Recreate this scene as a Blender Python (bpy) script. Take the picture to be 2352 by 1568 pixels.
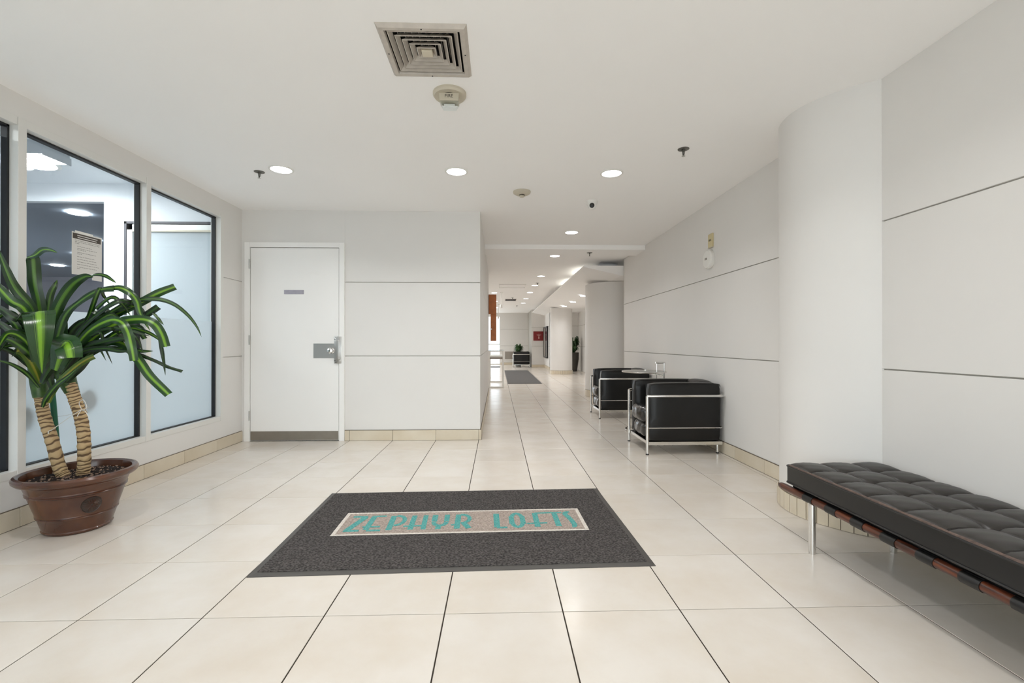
import bpy, bmesh, math, random
from mathutils import Vector, Matrix
random.seed(7)
PI = math.pi
for o in list(bpy.data.objects): bpy.data.objects.remove(o)
SC = bpy.context.scene
C = SC.collection

# ------------------------------------------------------------------ camera, sky, exposure
FPX, YAW, PITCH, CH = 1062.0, 0.0307, 0.003, 1.0403
cam_d = bpy.data.cameras.new('camera'); cam_d.sensor_width = 36.0
cam_d.lens = 36.0 * FPX / 2352.0; cam_d.clip_start = 0.05; cam_d.clip_end = 200
cam = bpy.data.objects.new('camera', cam_d); C.objects.link(cam)
cam.location = (0, 0, CH); cam.rotation_euler = (PI/2 + PITCH, 0, -YAW)
SC.camera = cam
w = bpy.data.worlds.new('overcast_sky'); SC.world = w; w.use_nodes = True
w.node_tree.nodes['Background'].inputs[0].default_value = (0.92, 0.955, 1.0, 1)
w.node_tree.nodes['Background'].inputs[1].default_value = 5.0
SC.view_settings.view_transform = 'Standard'; SC.view_settings.look = 'None'
SC.view_settings.exposure = 0.08; SC.view_settings.gamma = 1.0
SC.view_settings.use_curve_mapping = False
SC.cycles.max_bounces = 20; SC.cycles.diffuse_bounces = 12
LAMP_W = 5.5        # power of each downlight beam
LENS = 14.0          # radiance of the visible downlight lens
ZC = 2.45            # ceiling height
T = 0.4572           # floor tile pitch
TX0, TY0 = -0.2047, 1.7871

# ------------------------------------------------------------------ helpers
def s2l(c):
    c = c/255.0
    return c/12.92 if c <= 0.04045 else ((c+0.055)/1.055)**2.4
def rgb(r, g, b): return (s2l(r), s2l(g), s2l(b), 1)

def mat(name, col, rough=0.5, metal=0.0, spec=0.5, noise=0.0, nscale=4.0, bump=0.0, bscale=60.0, col2=None, coat=0.0, dist=0.001):
    m = bpy.data.materials.new(name); m.use_nodes = True
    nt = m.node_tree; b = nt.nodes['Principled BSDF']
    b.inputs['Base Color'].default_value = col; b.inputs['Roughness'].default_value = rough
    b.inputs['Metallic'].default_value = metal; b.inputs['Specular IOR Level'].default_value = spec
    b.inputs['Coat Weight'].default_value = coat
    tc = nt.nodes.new('ShaderNodeNewGeometry')
    if noise > 0 or col2:
        n = nt.nodes.new('ShaderNodeTexNoise'); n.inputs['Scale'].default_value = nscale; n.inputs['Detail'].default_value = 5
        nt.links.new(tc.outputs['Position'], n.inputs['Vector'])
        mx = nt.nodes.new('ShaderNodeMix'); mx.data_type = 'RGBA'
        c2 = col2 or tuple(max(0, c*(1-noise)) for c in col[:3])+(1,)
        mx.inputs[6].default_value = col; mx.inputs[7].default_value = c2
        rp = nt.nodes.new('ShaderNodeMapRange'); rp.inputs[1].default_value = 0.35; rp.inputs[2].default_value = 0.65
        nt.links.new(n.outputs[0], rp.inputs[0]); nt.links.new(rp.outputs[0], mx.inputs[0])
        nt.links.new(mx.outputs[2], b.inputs['Base Color'])
    if bump > 0:
        n2 = nt.nodes.new('ShaderNodeTexNoise'); n2.inputs['Scale'].default_value = bscale; n2.inputs['Detail'].default_value = 4
        nt.links.new(tc.outputs['Position'], n2.inputs['Vector'])
        bp = nt.nodes.new('ShaderNodeBump'); bp.inputs['Strength'].default_value = bump; bp.inputs['Distance'].default_value = dist
        nt.links.new(n2.outputs[0], bp.inputs['Height']); nt.links.new(bp.outputs[0], b.inputs['Normal'])
    return m

def emis(name, col, strength):
    m = bpy.data.materials.new(name); m.use_nodes = True
    nt = m.node_tree; nt.nodes.clear()
    e = nt.nodes.new('ShaderNodeEmission'); e.inputs[0].default_value = col; e.inputs[1].default_value = strength
    o = nt.nodes.new('ShaderNodeOutputMaterial'); nt.links.new(e.outputs[0], o.inputs[0])
    return m

def obj(name, bm, m, parent=None, smooth=False, kind=None, loc=None):
    me = bpy.data.meshes.new(name)
    if isinstance(bm, bmesh.types.BMesh):
        bm.normal_update(); bm.to_mesh(me); bm.free()
    else: me = bm
    if m and not me.materials: me.materials.append(m)
    if smooth:
        for p in me.polygons: p.use_smooth = True
        try: me.set_sharp_from_angle(angle=math.radians(38))
        except Exception: pass
    o = bpy.data.objects.new(name, me); C.objects.link(o)
    if parent: o.parent = parent
    if loc: o.location = loc
    if kind: o['kind'] = kind
    return o
def inst(name, me, parent, loc=(0,0,0), rot=(0,0,0), scale=(1,1,1)):
    o = bpy.data.objects.new(name, me); C.objects.link(o); o.parent = parent
    o.location = loc; o.rotation_euler = rot; o.scale = scale
    return o
def tag(o, label, cat, group=None, kind=None):
    o['label'] = label; o['category'] = cat
    if group: o['group'] = group
    if kind: o['kind'] = kind
    return o
def thing(name, label, cat, loc=(0,0,0), rotz=0, group=None):
    o = bpy.data.objects.new(name, None); C.objects.link(o)
    o.location = loc; o.rotation_euler = (0, 0, rotz)
    return tag(o, label, cat, group)
def dup(root, loc, rotz=0, label=None):
    r = root.copy(); C.objects.link(r); r.location = loc; r.rotation_euler = (0, 0, rotz)
    if label: r['label'] = label
    for ch in list(root.children):
        c = ch.copy(); C.objects.link(c); c.parent = r
        for g in list(ch.children):
            d = g.copy(); C.objects.link(d); d.parent = c
    return r
def BM(): return bmesh.new()
def box(bm, x0, x1, y0, y1, z0, z1, bev=0.0, seg=1):
    vs = [bm.verts.new((x, y, z)) for z in (z0, z1) for y in (y0, y1) for x in (x0, x1)]
    fs = [(0,2,3,1), (4,5,7,6), (0,1,5,4), (2,6,7,3), (1,3,7,5), (0,4,6,2)]
    nf = [bm.faces.new([vs[i] for i in f]) for f in fs]
    if bev > 0:
        es = list({e for f in nf for e in f.edges})
        bmesh.ops.bevel(bm, geom=es, offset=bev, segments=seg, profile=0.5, affect='EDGES', clamp_overlap=True)
    return bm
def bx(x0, x1, y0, y1, z0, z1, bev=0.0, seg=1): return box(BM(), x0, x1, y0, y1, z0, z1, bev, seg)
def cyl(bm, p0, p1, r, n=16, r2=None, caps=True):
    tube(bm, [p0, p1], r if r2 is None else [r, r2], n, caps)
def tube(bm, pts, r, n=10, caps=True, closed=False):
    pts = [Vector(p) for p in pts]; k = len(pts)
    rs = r if isinstance(r, (list, tuple)) else [r]*k
    rings = []; up = None
    for i, p in enumerate(pts):
        if closed: t = (pts[(i+1) % k]-pts[i-1])
        else: t = pts[min(i+1, k-1)]-pts[max(i-1, 0)]
        t.normalize()
        if up is None:
            up = Vector((0,0,1)) if abs(t.z) < 0.9 else Vector((1,0,0))
        a = t.cross(up).normalized(); b = a.cross(t).normalized(); up = b
        rings.append([bm.verts.new(p + (a*math.cos(2*PI*j/n)+b*math.sin(2*PI*j/n))*rs[i]) for j in range(n)])
    m = k if closed else k-1
    for i in range(m):
        A, B = rings[i], rings[(i+1) % k]
        for j in range(n): bm.faces.new((A[j], B[j], B[(j+1) % n], A[(j+1) % n]))
    if caps and not closed:
        bm.faces.new(rings[0]); bm.faces.new(rings[-1][::-1])
    return rings
def lathe(bm, prof, c=(0,0,0), n=32, sx=1.0, sy=1.0, a0=0):
    rings = []
    for r, z in prof:
        if r < 1e-6: rings.append([bm.verts.new((c[0], c[1], c[2]+z))])
        else: rings.append([bm.verts.new((c[0]+r*sx*math.cos(2*PI*j/n+a0), c[1]+r*sy*math.sin(2*PI*j/n+a0), c[2]+z)) for j in range(n)])
    for A, B in zip(rings, rings[1:]):
        for j in range(n):
            if len(A) == 1 and len(B) == 1: continue
            if len(A) == 1: bm.faces.new((A[0], B[j], B[(j+1) % n]))
            elif len(B) == 1: bm.faces.new((A[j], A[(j+1) % n], B[0]))
            else: bm.faces.new((A[j], A[(j+1) % n], B[(j+1) % n], B[j]))
    bmesh.ops.recalc_face_normals(bm, faces=bm.faces[:])
    return bm
def poly(bm, pts, z0, z1):
    """extruded polygon, pts counter-clockwise in xy"""
    a = [bm.verts.new((x, y, z0)) for x, y in pts]; b = [bm.verts.new((x, y, z1)) for x, y in pts]
    n = len(pts)
    bm.faces.new(a[::-1]); bm.faces.new(b)
    for i in range(n): bm.faces.new((a[i], a[(i+1) % n], b[(i+1) % n], b[i]))
    return bm
def polyY(bm, pts, y0, y1):
    """extruded polygon given in xz, along y"""
    a = [bm.verts.new((x, y0, z)) for x, z in pts]; b = [bm.verts.new((x, y1, z)) for x, z in pts]
    n = len(pts)
    bm.faces.new(a); bm.faces.new(b[::-1])
    for i in range(n): bm.faces.new((a[(i+1) % n], a[i], b[i], b[(i+1) % n]))
    bmesh.ops.recalc_face_normals(bm, faces=bm.faces[:])
    return bm
def text_mesh(s, size, ext=0.0004):
    cu = bpy.data.curves.new('letters', 'FONT'); cu.body = s; cu.size = size; cu.extrude = ext
    cu.align_x = 'CENTER'; cu.align_y = 'CENTER'
    o = bpy.data.objects.new('letters', cu); C.objects.link(o)
    bpy.context.view_layer.update()
    me = bpy.data.meshes.new_from_object(o.evaluated_get(bpy.context.evaluated_depsgraph_get()))
    bpy.data.objects.remove(o); me.name = 'letters'
    me.materials.clear()
    return me
def cr(pts, n):
    """Catmull-Rom resample"""
    P = [Vector(p) for p in pts]; P = [P[0]*2-P[1]] + P + [P[-1]*2-P[-2]]
    out = []
    segs = len(P)-3
    for i in range(n+1):
        u = i/n*segs; k = min(int(u), segs-1); t = u-k
        a, b, c, d = P[k:k+4]
        out.append(0.5*((2*b)+(c-a)*t+(2*a-5*b+4*c-d)*t*t+(3*b-a-3*c+d)*t*t*t))
    return out

# ------------------------------------------------------------------ materials
M = {}
M['wall'] = mat('wall_paint', rgb(226,224,221), 0.55, spec=0.25, noise=0.02, nscale=1.5, bump=0.05, bscale=300)
M['ceil'] = mat('ceiling_paint', rgb(250,249,248), 0.7, spec=0.2, noise=0.015, nscale=1.0)
M['groove'] = mat('wall_joint', rgb(175,172,166), 0.8, spec=0.1)
M['door'] = mat('door_paint', rgb(242,241,239), 0.4, spec=0.35, noise=0.015, nscale=2)
M['grout'] = mat('tile_grout', rgb(58,52,46), 0.9, spec=0.1)
M['caulk'] = mat('dark_joint_filler', rgb(118,108,95), 0.8, spec=0.1)
M['chrome'] = mat('chrome', (0.78,0.77,0.75,1), 0.13, 1.0)
M['steel'] = mat('brushed_steel', (0.52,0.51,0.49,1), 0.32, 1.0, bump=0.1, bscale=200)
M['steeldull'] = mat('dull_kick_steel', rgb(150,143,134), 0.42, 0.7, noise=0.15, nscale=6)
M['alu'] = mat('window_aluminium', rgb(224,223,219), 0.38, 0.1, spec=0.5)
M['rubber'] = mat('black_rubber', rgb(26,27,30), 0.5)
M['black'] = mat('black_plastic', rgb(22,22,22), 0.4)
M['leather'] = mat('black_leather', rgb(19,18,17), 0.36, spec=0.4, noise=0.3, nscale=9, bump=0.25, bscale=220, dist=0.0006)
M['leather_s'] = mat('glossy_creased_leather', rgb(24,22,21), 0.2, spec=0.7, noise=0.3, nscale=9, bump=0.4, bscale=26, dist=0.004, coat=0.2)
M['leather_b'] = mat('worn_bench_leather', rgb(38,34,31), 0.36, spec=0.5, noise=0.3, nscale=7, bump=0.3, bscale=160, dist=0.0007)
M['piping'] = mat('dark_piping', rgb(20,18,17), 0.4)
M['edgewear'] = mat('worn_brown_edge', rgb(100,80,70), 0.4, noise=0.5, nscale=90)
M['strap'] = mat('strap_leather', rgb(17,16,16), 0.42)
M['beige'] = mat('aged_beige_plastic', rgb(196,188,170), 0.5)
M['cream'] = mat('cream_metal', rgb(205,196,176), 0.45)
M['vent'] = mat('vent_metal', rgb(196,188,178), 0.5, noise=0.12, nscale=25)
M['ventdark'] = mat('duct_dark', rgb(38,38,38), 0.8)
M['white'] = mat('white_plastic', rgb(232,231,227), 0.4)
M['yellow'] = mat('yellowed_plastic', rgb(205,192,150), 0.5)
M['dark_print'] = mat('dark_print', rgb(70,62,55), 0.6)
M['grey_print'] = mat('grey_print', rgb(128,126,124), 0.7)
M['pot'] = mat('glazed_brown_clay', rgb(88,50,28), 0.24, spec=0.6, noise=0.35, nscale=5, coat=0.2, col2=rgb(62,33,22))
M['medal'] = mat('medallion_dark', rgb(50,38,32), 0.45)
M['soil'] = mat('potting_soil', rgb(34,22,18), 0.95, noise=0.6, nscale=80, bump=0.6, bscale=90, dist=0.006)
M['perlite'] = mat('soil_bits', rgb(150,124,106), 0.8)
M['stake'] = mat('green_stake', rgb(10,92,66), 0.4)
M['string'] = mat('white_string', rgb(215,213,208), 0.8)
M['sheath'] = mat('green_stem_sheath', rgb(62,92,34), 0.35, noise=0.4, nscale=30, col2=rgb(30,58,22))
M['mat_edge'] = mat('mat_rubber_edge', rgb(72,69,66), 0.55)
M['frost_panel'] = mat('grey_panel', rgb(150,142,134), 0.5)
M['orange'] = mat('orange_brown_wood', rgb(186,106,42), 0.35, spec=0.5, noise=0.2, nscale=12)
M['redsign'] = mat('dark_red_sign', rgb(128,24,24), 0.4)
M['logo'] = mat('pale_sign_logo', rgb(215,170,165), 0.5)
M['darkpot'] = mat('dark_planter', rgb(58,54,48), 0.45)
M['leaf_far'] = mat('far_foliage', rgb(52,88,40), 0.4, noise=0.5, nscale=20)
M['tube'] = emis('fluorescent_glow', (1.0, 1.0, 0.92, 1), 8)
M['boxlight'] = emis('box_light_glow', (0.965, 0.98, 1, 1), 62)
M['boxbody'] = mat('grey_light_housing', rgb(190,194,200), 0.5)
M['lens'] = emis('downlight_lens', (0.97, 0.98, 1.0, 1), LENS)
M['lens2'] = emis('next_room_lens', (0.92, 0.96, 1.0, 1), 150)
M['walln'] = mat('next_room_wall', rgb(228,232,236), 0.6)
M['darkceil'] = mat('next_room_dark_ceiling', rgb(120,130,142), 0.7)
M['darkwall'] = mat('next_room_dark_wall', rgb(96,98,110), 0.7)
M['chocolate'] = mat('dark_furniture', rgb(60,58,66), 0.5)
M['paper'] = mat('printed_paper', rgb(215,213,209), 0.7)
M['outdoor'] = mat('outside_facade', rgb(225,222,222), 0.8)
M['outwin'] = mat('outside_facade_window', rgb(170,178,190), 0.3)
M['pave'] = mat('outside_pavement', rgb(190,190,190), 0.8)
M['darkmat'] = mat('hall_runner_carpet', rgb(84,82,80), 0.95, noise=0.2, nscale=60)
M['glassedge'] = mat('glass_edge', rgb(120,140,140), 0.2)

def floor_mat(name, c1, c2, rough):
    m = bpy.data.materials.new(name); m.use_nodes = True; nt = m.node_tree; b = nt.nodes['Principled BSDF']
    g = nt.nodes.new('ShaderNodeNewGeometry'); oi = nt.nodes.new('ShaderNodeObjectInfo')
    add = nt.nodes.new('ShaderNodeVectorMath'); add.operation = 'ADD'
    cmb = nt.nodes.new('ShaderNodeCombineXYZ'); mul = nt.nodes.new('ShaderNodeMath'); mul.operation = 'MULTIPLY'; mul.inputs[1].default_value = 40
    nt.links.new(oi.outputs['Random'], mul.inputs[0]); nt.links.new(mul.outputs[0], cmb.inputs[2])
    nt.links.new(g.outputs['Position'], add.inputs[0]); nt.links.new(cmb.outputs[0], add.inputs[1])
    n = nt.nodes.new('ShaderNodeTexNoise'); n.inputs['Scale'].default_value = 3.2; n.inputs['Detail'].default_value = 6; n.inputs['Roughness'].default_value = 0.6
    nt.links.new(add.outputs[0], n.inputs['Vector'])
    mr = nt.nodes.new('ShaderNodeMapRange'); mr.inputs[1].default_value = 0.35; mr.inputs[2].default_value = 0.68
    nt.links.new(n.outputs[0], mr.inputs[0])
    mx = nt.nodes.new('ShaderNodeMix'); mx.data_type = 'RGBA'; mx.inputs[6].default_value = c1; mx.inputs[7].default_value = c2
    nt.links.new(mr.outputs[0], mx.inputs[0])
    hv = nt.nodes.new('ShaderNodeHueSaturation'); r2 = nt.nodes.new('ShaderNodeMapRange'); r2.inputs[3].default_value = 0.965; r2.inputs[4].default_value = 1.02
    nt.links.new(oi.outputs['Random'], r2.inputs[0]); nt.links.new(r2.outputs[0], hv.inputs['Value'])
    nt.links.new(mx.outputs[2], hv.inputs['Color']); nt.links.new(hv.outputs[0], b.inputs['Base Color'])
    b.inputs['Roughness'].default_value = rough; b.inputs['Specular IOR Level'].default_value = 0.5
    n2 = nt.nodes.new('ShaderNodeTexNoise'); n2.inputs['Scale'].default_value = 25; nt.links.new(g.outputs['Position'], n2.inputs['Vector'])
    bp = nt.nodes.new('ShaderNodeBump'); bp.inputs['Strength'].default_value = 0.04; bp.inputs['Distance'].default_value = 0.002
    nt.links.new(n2.outputs[0], bp.inputs['Height']); nt.links.new(bp.outputs[0], b.inputs['Normal'])
    return m
M['tile'] = floor_mat('cream_floor_tile', rgb(214,208,200), rgb(207,198,186), 0.2)
M['basetile'] = floor_mat('cream_base_tile', rgb(216,206,187), rgb(207,194,171), 0.35)

def glass_mat(name, tint, refl=0.12):
    m = bpy.data.materials.new(name); m.use_nodes = True; nt = m.node_tree; nt.nodes.clear()
    o = nt.nodes.new('ShaderNodeOutputMaterial'); mx = nt.nodes.new('ShaderNodeMixShader')
    t = nt.nodes.new('ShaderNodeBsdfTransparent'); t.inputs[0].default_value = tint
    g = nt.nodes.new('ShaderNodeBsdfGlossy'); g.inputs['Roughness'].default_value = 0.02
    lw_ = nt.nodes.new('ShaderNodeLayerWeight'); lw_.inputs[0].default_value = 0.5      # Schlick fresnel from the facing angle
    pw = nt.nodes.new('ShaderNodeMath'); pw.operation = 'POWER'; pw.inputs[1].default_value = 5.0
    fr = nt.nodes.new('ShaderNodeMath'); fr.operation = 'MULTIPLY_ADD'; fr.inputs[1].default_value = 0.9; fr.inputs[2].default_value = 0.04
    nt.links.new(lw_.outputs['Facing'], pw.inputs[0]); nt.links.new(pw.outputs[0], fr.inputs[0])
    nt.links.new(fr.outputs[0], mx.inputs[0]); nt.links.new(t.outputs[0], mx.inputs[1]); nt.links.new(g.outputs[0], mx.inputs[2])
    nt.links.new(mx.outputs[0], o.inputs[0]); return m
M['glass'] = glass_mat('clear_glass', (0.93,0.96,0.96,1))
M['tableglass'] = glass_mat('greenish_table_glass', (0.66,0.70,0.68,1))
def frost_mat(name, col, tr):
    m = bpy.data.materials.new(name); m.use_nodes = True; nt = m.node_tree; nt.nodes.clear()
    o = nt.nodes.new('ShaderNodeOutputMaterial'); mx = nt.nodes.new('ShaderNodeMixShader'); mx2 = nt.nodes.new('ShaderNodeMixShader')
    d = nt.nodes.new('ShaderNodeBsdfDiffuse'); d.inputs[0].default_value = col
    t = nt.nodes.new('ShaderNodeBsdfTranslucent'); t.inputs[0].default_value = col
    p = nt.nodes.new('ShaderNodeBsdfTransparent'); p.inputs[0].default_value = col
    mx.inputs[0].default_value = 0.5; mx2.inputs[0].default_value = tr
    nt.links.new(d.outputs[0], mx.inputs[1]); nt.links.new(t.outputs[0], mx.inputs[2])
    nt.links.new(mx.outputs[0], mx2.inputs[1]); nt.links.new(p.outputs[0], mx2.inputs[2]); nt.links.new(mx2.outputs[0], o.inputs[0])
    return m
M['frost'] = frost_mat('frosted_film', rgb(226,233,237), 0.14)
M['curtain'] = frost_mat('milky_sheet', rgb(232,236,238), 0.25)

def leaf_mat(name, dark, lime):
    m = bpy.data.materials.new(name); m.use_nodes = True; nt = m.node_tree; b = nt.nodes['Principled BSDF']
    uv = nt.nodes.new('ShaderNodeUVMap'); uv.uv_map = 'UVMap'
    sp = nt.nodes.new('ShaderNodeSeparateXYZ'); nt.links.new(uv.outputs[0], sp.inputs[0])
    mp = nt.nodes.new('ShaderNodeMapping'); mp.inputs['Scale'].default_value = (26, 0.7, 1); nt.links.new(uv.outputs[0], mp.inputs[0])
    n = nt.nodes.new('ShaderNodeTexNoise'); n.inputs['Scale'].default_value = 1.0; n.inputs['Detail'].default_value = 3; nt.links.new(mp.outputs[0], n.inputs['Vector'])
    a = nt.nodes.new('ShaderNodeMath'); a.operation = 'SUBTRACT'; a.inputs[1].default_value = 0.5; nt.links.new(sp.outputs[0], a.inputs[0])
    ab = nt.nodes.new('ShaderNodeMath'); ab.operation = 'ABSOLUTE'; nt.links.new(a.outputs[0], ab.inputs[0])
    ns = nt.nodes.new('ShaderNodeMath'); ns.operation = 'MULTIPLY_ADD'; ns.inputs[1].default_value = 0.34; ns.inputs[2].default_value = -0.16
    nt.links.new(n.outputs[0], ns.inputs[0])
    ad = nt.nodes.new('ShaderNodeMath'); ad.operation = 'ADD'; nt.links.new(ab.outputs[0], ad.inputs[0]); nt.links.new(ns.outputs[0], ad.inputs[1])
    cr_ = nt.nodes.new('ShaderNodeValToRGB'); e = cr_.color_ramp.elements
    e[0].position = 0.06; e[0].color = lime; e[1].position = 0.2; e[1].color = dark
    x = cr_.color_ramp.elements.new(0.12); x.color = tuple((p+q)/2 for p, q in zip(lime, dark))
    nt.links.new(ad.outputs[0], cr_.inputs[0]); nt.links.new(cr_.outputs[0], b.inputs['Base Color'])
    b.inputs['Roughness'].default_value = 0.24; b.inputs['Specular IOR Level'].default_value = 0.5
    bp = nt.nodes.new('ShaderNodeBump'); bp.inputs['Strength'].default_value = 0.35; bp.inputs['Distance'].default_value = 0.002
    nt.links.new(n.outputs[0], bp.inputs['Height']); nt.links.new(bp.outputs[0], b.inputs['Normal'])
    return m
M['leaf'] = leaf_mat('striped_leaf', rgb(25,52,20), rgb(78,118,38))
M['leaf_bright'] = leaf_mat('bright_striped_leaf', rgb(28,62,24), rgb(114,160,42))
M['leaf_dark'] = leaf_mat('dark_leaf', rgb(22,42,20), rgb(44,74,30))
M['leaf_olive'] = leaf_mat('olive_leaf', rgb(72,98,30), rgb(140,138,48))

def trunk_mat():
    m = bpy.data.materials.new('ringed_cane'); m.use_nodes = True; nt = m.node_tree; b = nt.nodes['Principled BSDF']
    uv = nt.nodes.new('ShaderNodeUVMap'); uv.uv_map = 'UVMap'
    wv = nt.nodes.new('ShaderNodeTexWave'); wv.bands_direction = 'Y'; wv.inputs['Scale'].default_value = 2.5; wv.inputs['Distortion'].default_value = 7
    wv.inputs['Detail'].default_value = 2; wv.inputs['Detail Scale'].default_value = 1.5
    nt.links.new(uv.outputs[0], wv.inputs['Vector'])
    r = nt.nodes.new('ShaderNodeValToRGB'); r.color_ramp.elements[0].position = 0.12; r.color_ramp.elements[0].color = rgb(96,72,46)
    r.color_ramp.elements[1].position = 0.4; r.color_ramp.elements[1].color = rgb(182,156,116)
    nt.links.new(wv.outputs[1] if len(wv.outputs) > 1 else wv.outputs[0], r.inputs[0]); nt.links.new(r.outputs[0], b.inputs['Base Color'])
    b.inputs['Roughness'].default_value = 0.7
    bp = nt.nodes.new('ShaderNodeBump'); bp.inputs['Strength'].default_value = 0.8; bp.inputs['Distance'].default_value = 0.004
    nt.links.new(wv.outputs[1], bp.inputs['Height']); nt.links.new(bp.outputs[0], b.inputs['Normal'])
    return m
M['cane'] = trunk_mat()

def carpet_mat(name, c1, c2, ribs=95.0, bumpd=0.003):
    """looped pile with fine ribs along local x"""
    m = bpy.data.materials.new(name); m.use_nodes = True; nt = m.node_tree; b = nt.nodes['Principled BSDF']
    tc = nt.nodes.new('ShaderNodeTexCoord')
    n = nt.nodes.new('ShaderNodeTexNoise'); n.inputs['Scale'].default_value = 170; n.inputs['Detail'].default_value = 2
    mp = nt.nodes.new('ShaderNodeMapping'); mp.inputs['Scale'].default_value = (0.55, 1, 1)
    nt.links.new(tc.outputs['Object'], mp.inputs[0]); nt.links.new(mp.outputs[0], n.inputs['Vector'])
    mr = nt.nodes.new('ShaderNodeMapRange'); mr.inputs[1].default_value = 0.38; mr.inputs[2].default_value = 0.66
    nt.links.new(n.outputs[0], mr.inputs[0])
    mx = nt.nodes.new('ShaderNodeMix'); mx.data_type = 'RGBA'; mx.inputs[6].default_value = c1; mx.inputs[7].default_value = c2
    nt.links.new(mr.outputs[0], mx.inputs[0]); nt.links.new(mx.outputs[2], b.inputs['Base Color'])
    wv = nt.nodes.new('ShaderNodeTexWave'); wv.bands_direction = 'Y'; wv.inputs['Scale'].default_value = ribs/6.28; wv.inputs['Distortion'].default_value = 0.6
    nt.links.new(tc.outputs['Object'], wv.inputs['Vector'])
    ad = nt.nodes.new('ShaderNodeMath'); ad.operation = 'ADD'; nt.links.new(wv.outputs[1], ad.inputs[0]); nt.links.new(n.outputs[0], ad.inputs[1])
    bp = nt.nodes.new('ShaderNodeBump'); bp.inputs['Strength'].default_value = 0.9; bp.inputs['Distance'].default_value = bumpd
    nt.links.new(ad.outputs[0], bp.inputs['Height']); nt.links.new(bp.outputs[0], b.inputs['Normal'])
    b.inputs['Roughness'].default_value = 0.95; b.inputs['Specular IOR Level'].default_value = 0.1
    return m
M['pile'] = carpet_mat('charcoal_pile', rgb(48,46,45), rgb(98,94,92))
M['pile_taupe'] = carpet_mat('taupe_pile', rgb(140,128,120), rgb(182,168,158))
M['pile_white'] = carpet_mat('off_white_pile', rgb(192,184,176), rgb(220,214,206))
M['pile_teal'] = carpet_mat('teal_pile', rgb(66,140,138), rgb(110,172,166))

def wood_mat():
    m = bpy.data.materials.new('walnut_rail'); m.use_nodes = True; nt = m.node_tree; b = nt.nodes['Principled BSDF']
    g = nt.nodes.new('ShaderNodeNewGeometry'); mp = nt.nodes.new('ShaderNodeMapping'); mp.inputs['Scale'].default_value = (60, 3, 60)
    nt.links.new(g.outputs['Position'], mp.inputs[0])
    n = nt.nodes.new('ShaderNodeTexNoise'); n.inputs['Scale'].default_value = 1.5; n.inputs['Detail'].default_value = 5; nt.links.new(mp.outputs[0], n.inputs['Vector'])
    r = nt.nodes.new('ShaderNodeValToRGB'); r.color_ramp.elements[0].position = 0.35; r.color_ramp.elements[0].color = rgb(46,22,14)
    r.color_ramp.elements[1].position = 0.7; r.color_ramp.elements[1].color = rgb(116,60,36)
    nt.links.new(n.outputs[0], r.inputs[0]); nt.links.new(r.outputs[0], b.inputs['Base Color']); b.inputs['Roughness'].default_value = 0.3
    return m
M['wood'] = wood_mat()

# ------------------------------------------------------------------ floor
fl = BM()
box(fl, -2.83, 2.2, -3.1, 7.2, -0.12, -0.0022); box(fl, -0.3, 3.3, 7.2, 22.2, -0.12, -0.0022); box(fl, -4.6, -0.3, 9.45, 22.2, -0.12, -0.0022)
floor = tag(obj('floor', fl, M['grout'], kind='structure'), 'cream tiled lobby floor with thin dark grout lines running down the corridor', 'floor')
GX, GY = 0.0048, 0.0033
def tile_bm(x0, x1, y0, y1):
    b = BM(); box(b, x0, x1, y0, y1, -0.010, -0.0012)
    for v in list(b.verts): pass
    t = BM()
    lo = [t.verts.new(p) for p in ((x0,y0,-0.01),(x1,y0,-0.01),(x1,y1,-0.01),(x0,y1,-0.01))]
    e = 0.0012
    mi = [t.verts.new(p) for p in ((x0,y0,-e),(x1,y0,-e),(x1,y1,-e),(x0,y1,-e))]
    hi = [t.verts.new(p) for p in ((x0+e,y0+e,0),(x1-e,y0+e,0),(x1-e,y1-e,0),(x0+e,y1-e,0))]
    t.faces.new(hi)
    for A, B in ((lo, mi), (mi, hi)):
        for i in range(4): t.faces.new((A[i], A[(i+1) % 4], B[(i+1) % 4], B[i]))
    b.free(); return t
full = None; cell = {}
def tile_rect(i, j):
    return TX0+i*T+GX/2, TX0+(i+1)*T-GX/2, TY0+j*T+GY/2, TY0+(j+1)*T-GY/2
def areas(j):
    y = TY0+(j+0.5)*T
    if y < 4.98: return -2.70, 2.12
    if y < 7.75: return -0.2, 2.12
    if y < 9.6: return -0.2, 3.07
    return -4.5, 3.07
stuff = BM()
for j in range(-11, 45):
    x_lo, x_hi = areas(j)
    for i in range(-10, 9):
        a, b_, c, d = tile_rect(i, j)
        if j == 6: d = min(d, TY0+7*T-GY/2)
        a2, b2 = max(a, x_lo), min(b_, x_hi)
        if b2-a2 < 0.02: continue
        if -2 <= j <= 11:
            if b2-a2 > T-GX-1e-4:
                if full is None:
                    hw, hh = (T-GX)/2, (T-GY)/2
                    t = tile_bm(-hw, hw, -hh, hh); full = bpy.data.meshes.new('tile'); t.to_mesh(full); t.free(); full.materials.append(M['tile'])
                inst('tile', full, floor, ((a+b_)/2, (c+d)/2, 0))
            else:
                cx, cy = (a2+b2)/2, (c+d)/2
                obj('tile', tile_bm(a2-cx, b2-cx, c-cy, d-cy), M['tile'], floor, loc=(cx, cy, 0))
        else:
            t = tile_bm(a2, b2, c, d); me = bpy.data.meshes.new('t'); t.to_mesh(me); t.free(); stuff.from_mesh(me); bpy.data.meshes.remove(me)
obj('distant_tiles', stuff, M['tile'], floor, kind='stuff')

# ------------------------------------------------------------------ walls with jointed panels
J1, J2 = 0.900, 1.688; PT = 0.012; JW = 0.007
def lvl(z0=0.118, z1=ZC): return [(z0, J1-JW/2), (J1+JW/2, J2-JW/2), (J2+JW/2, z1)]
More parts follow.
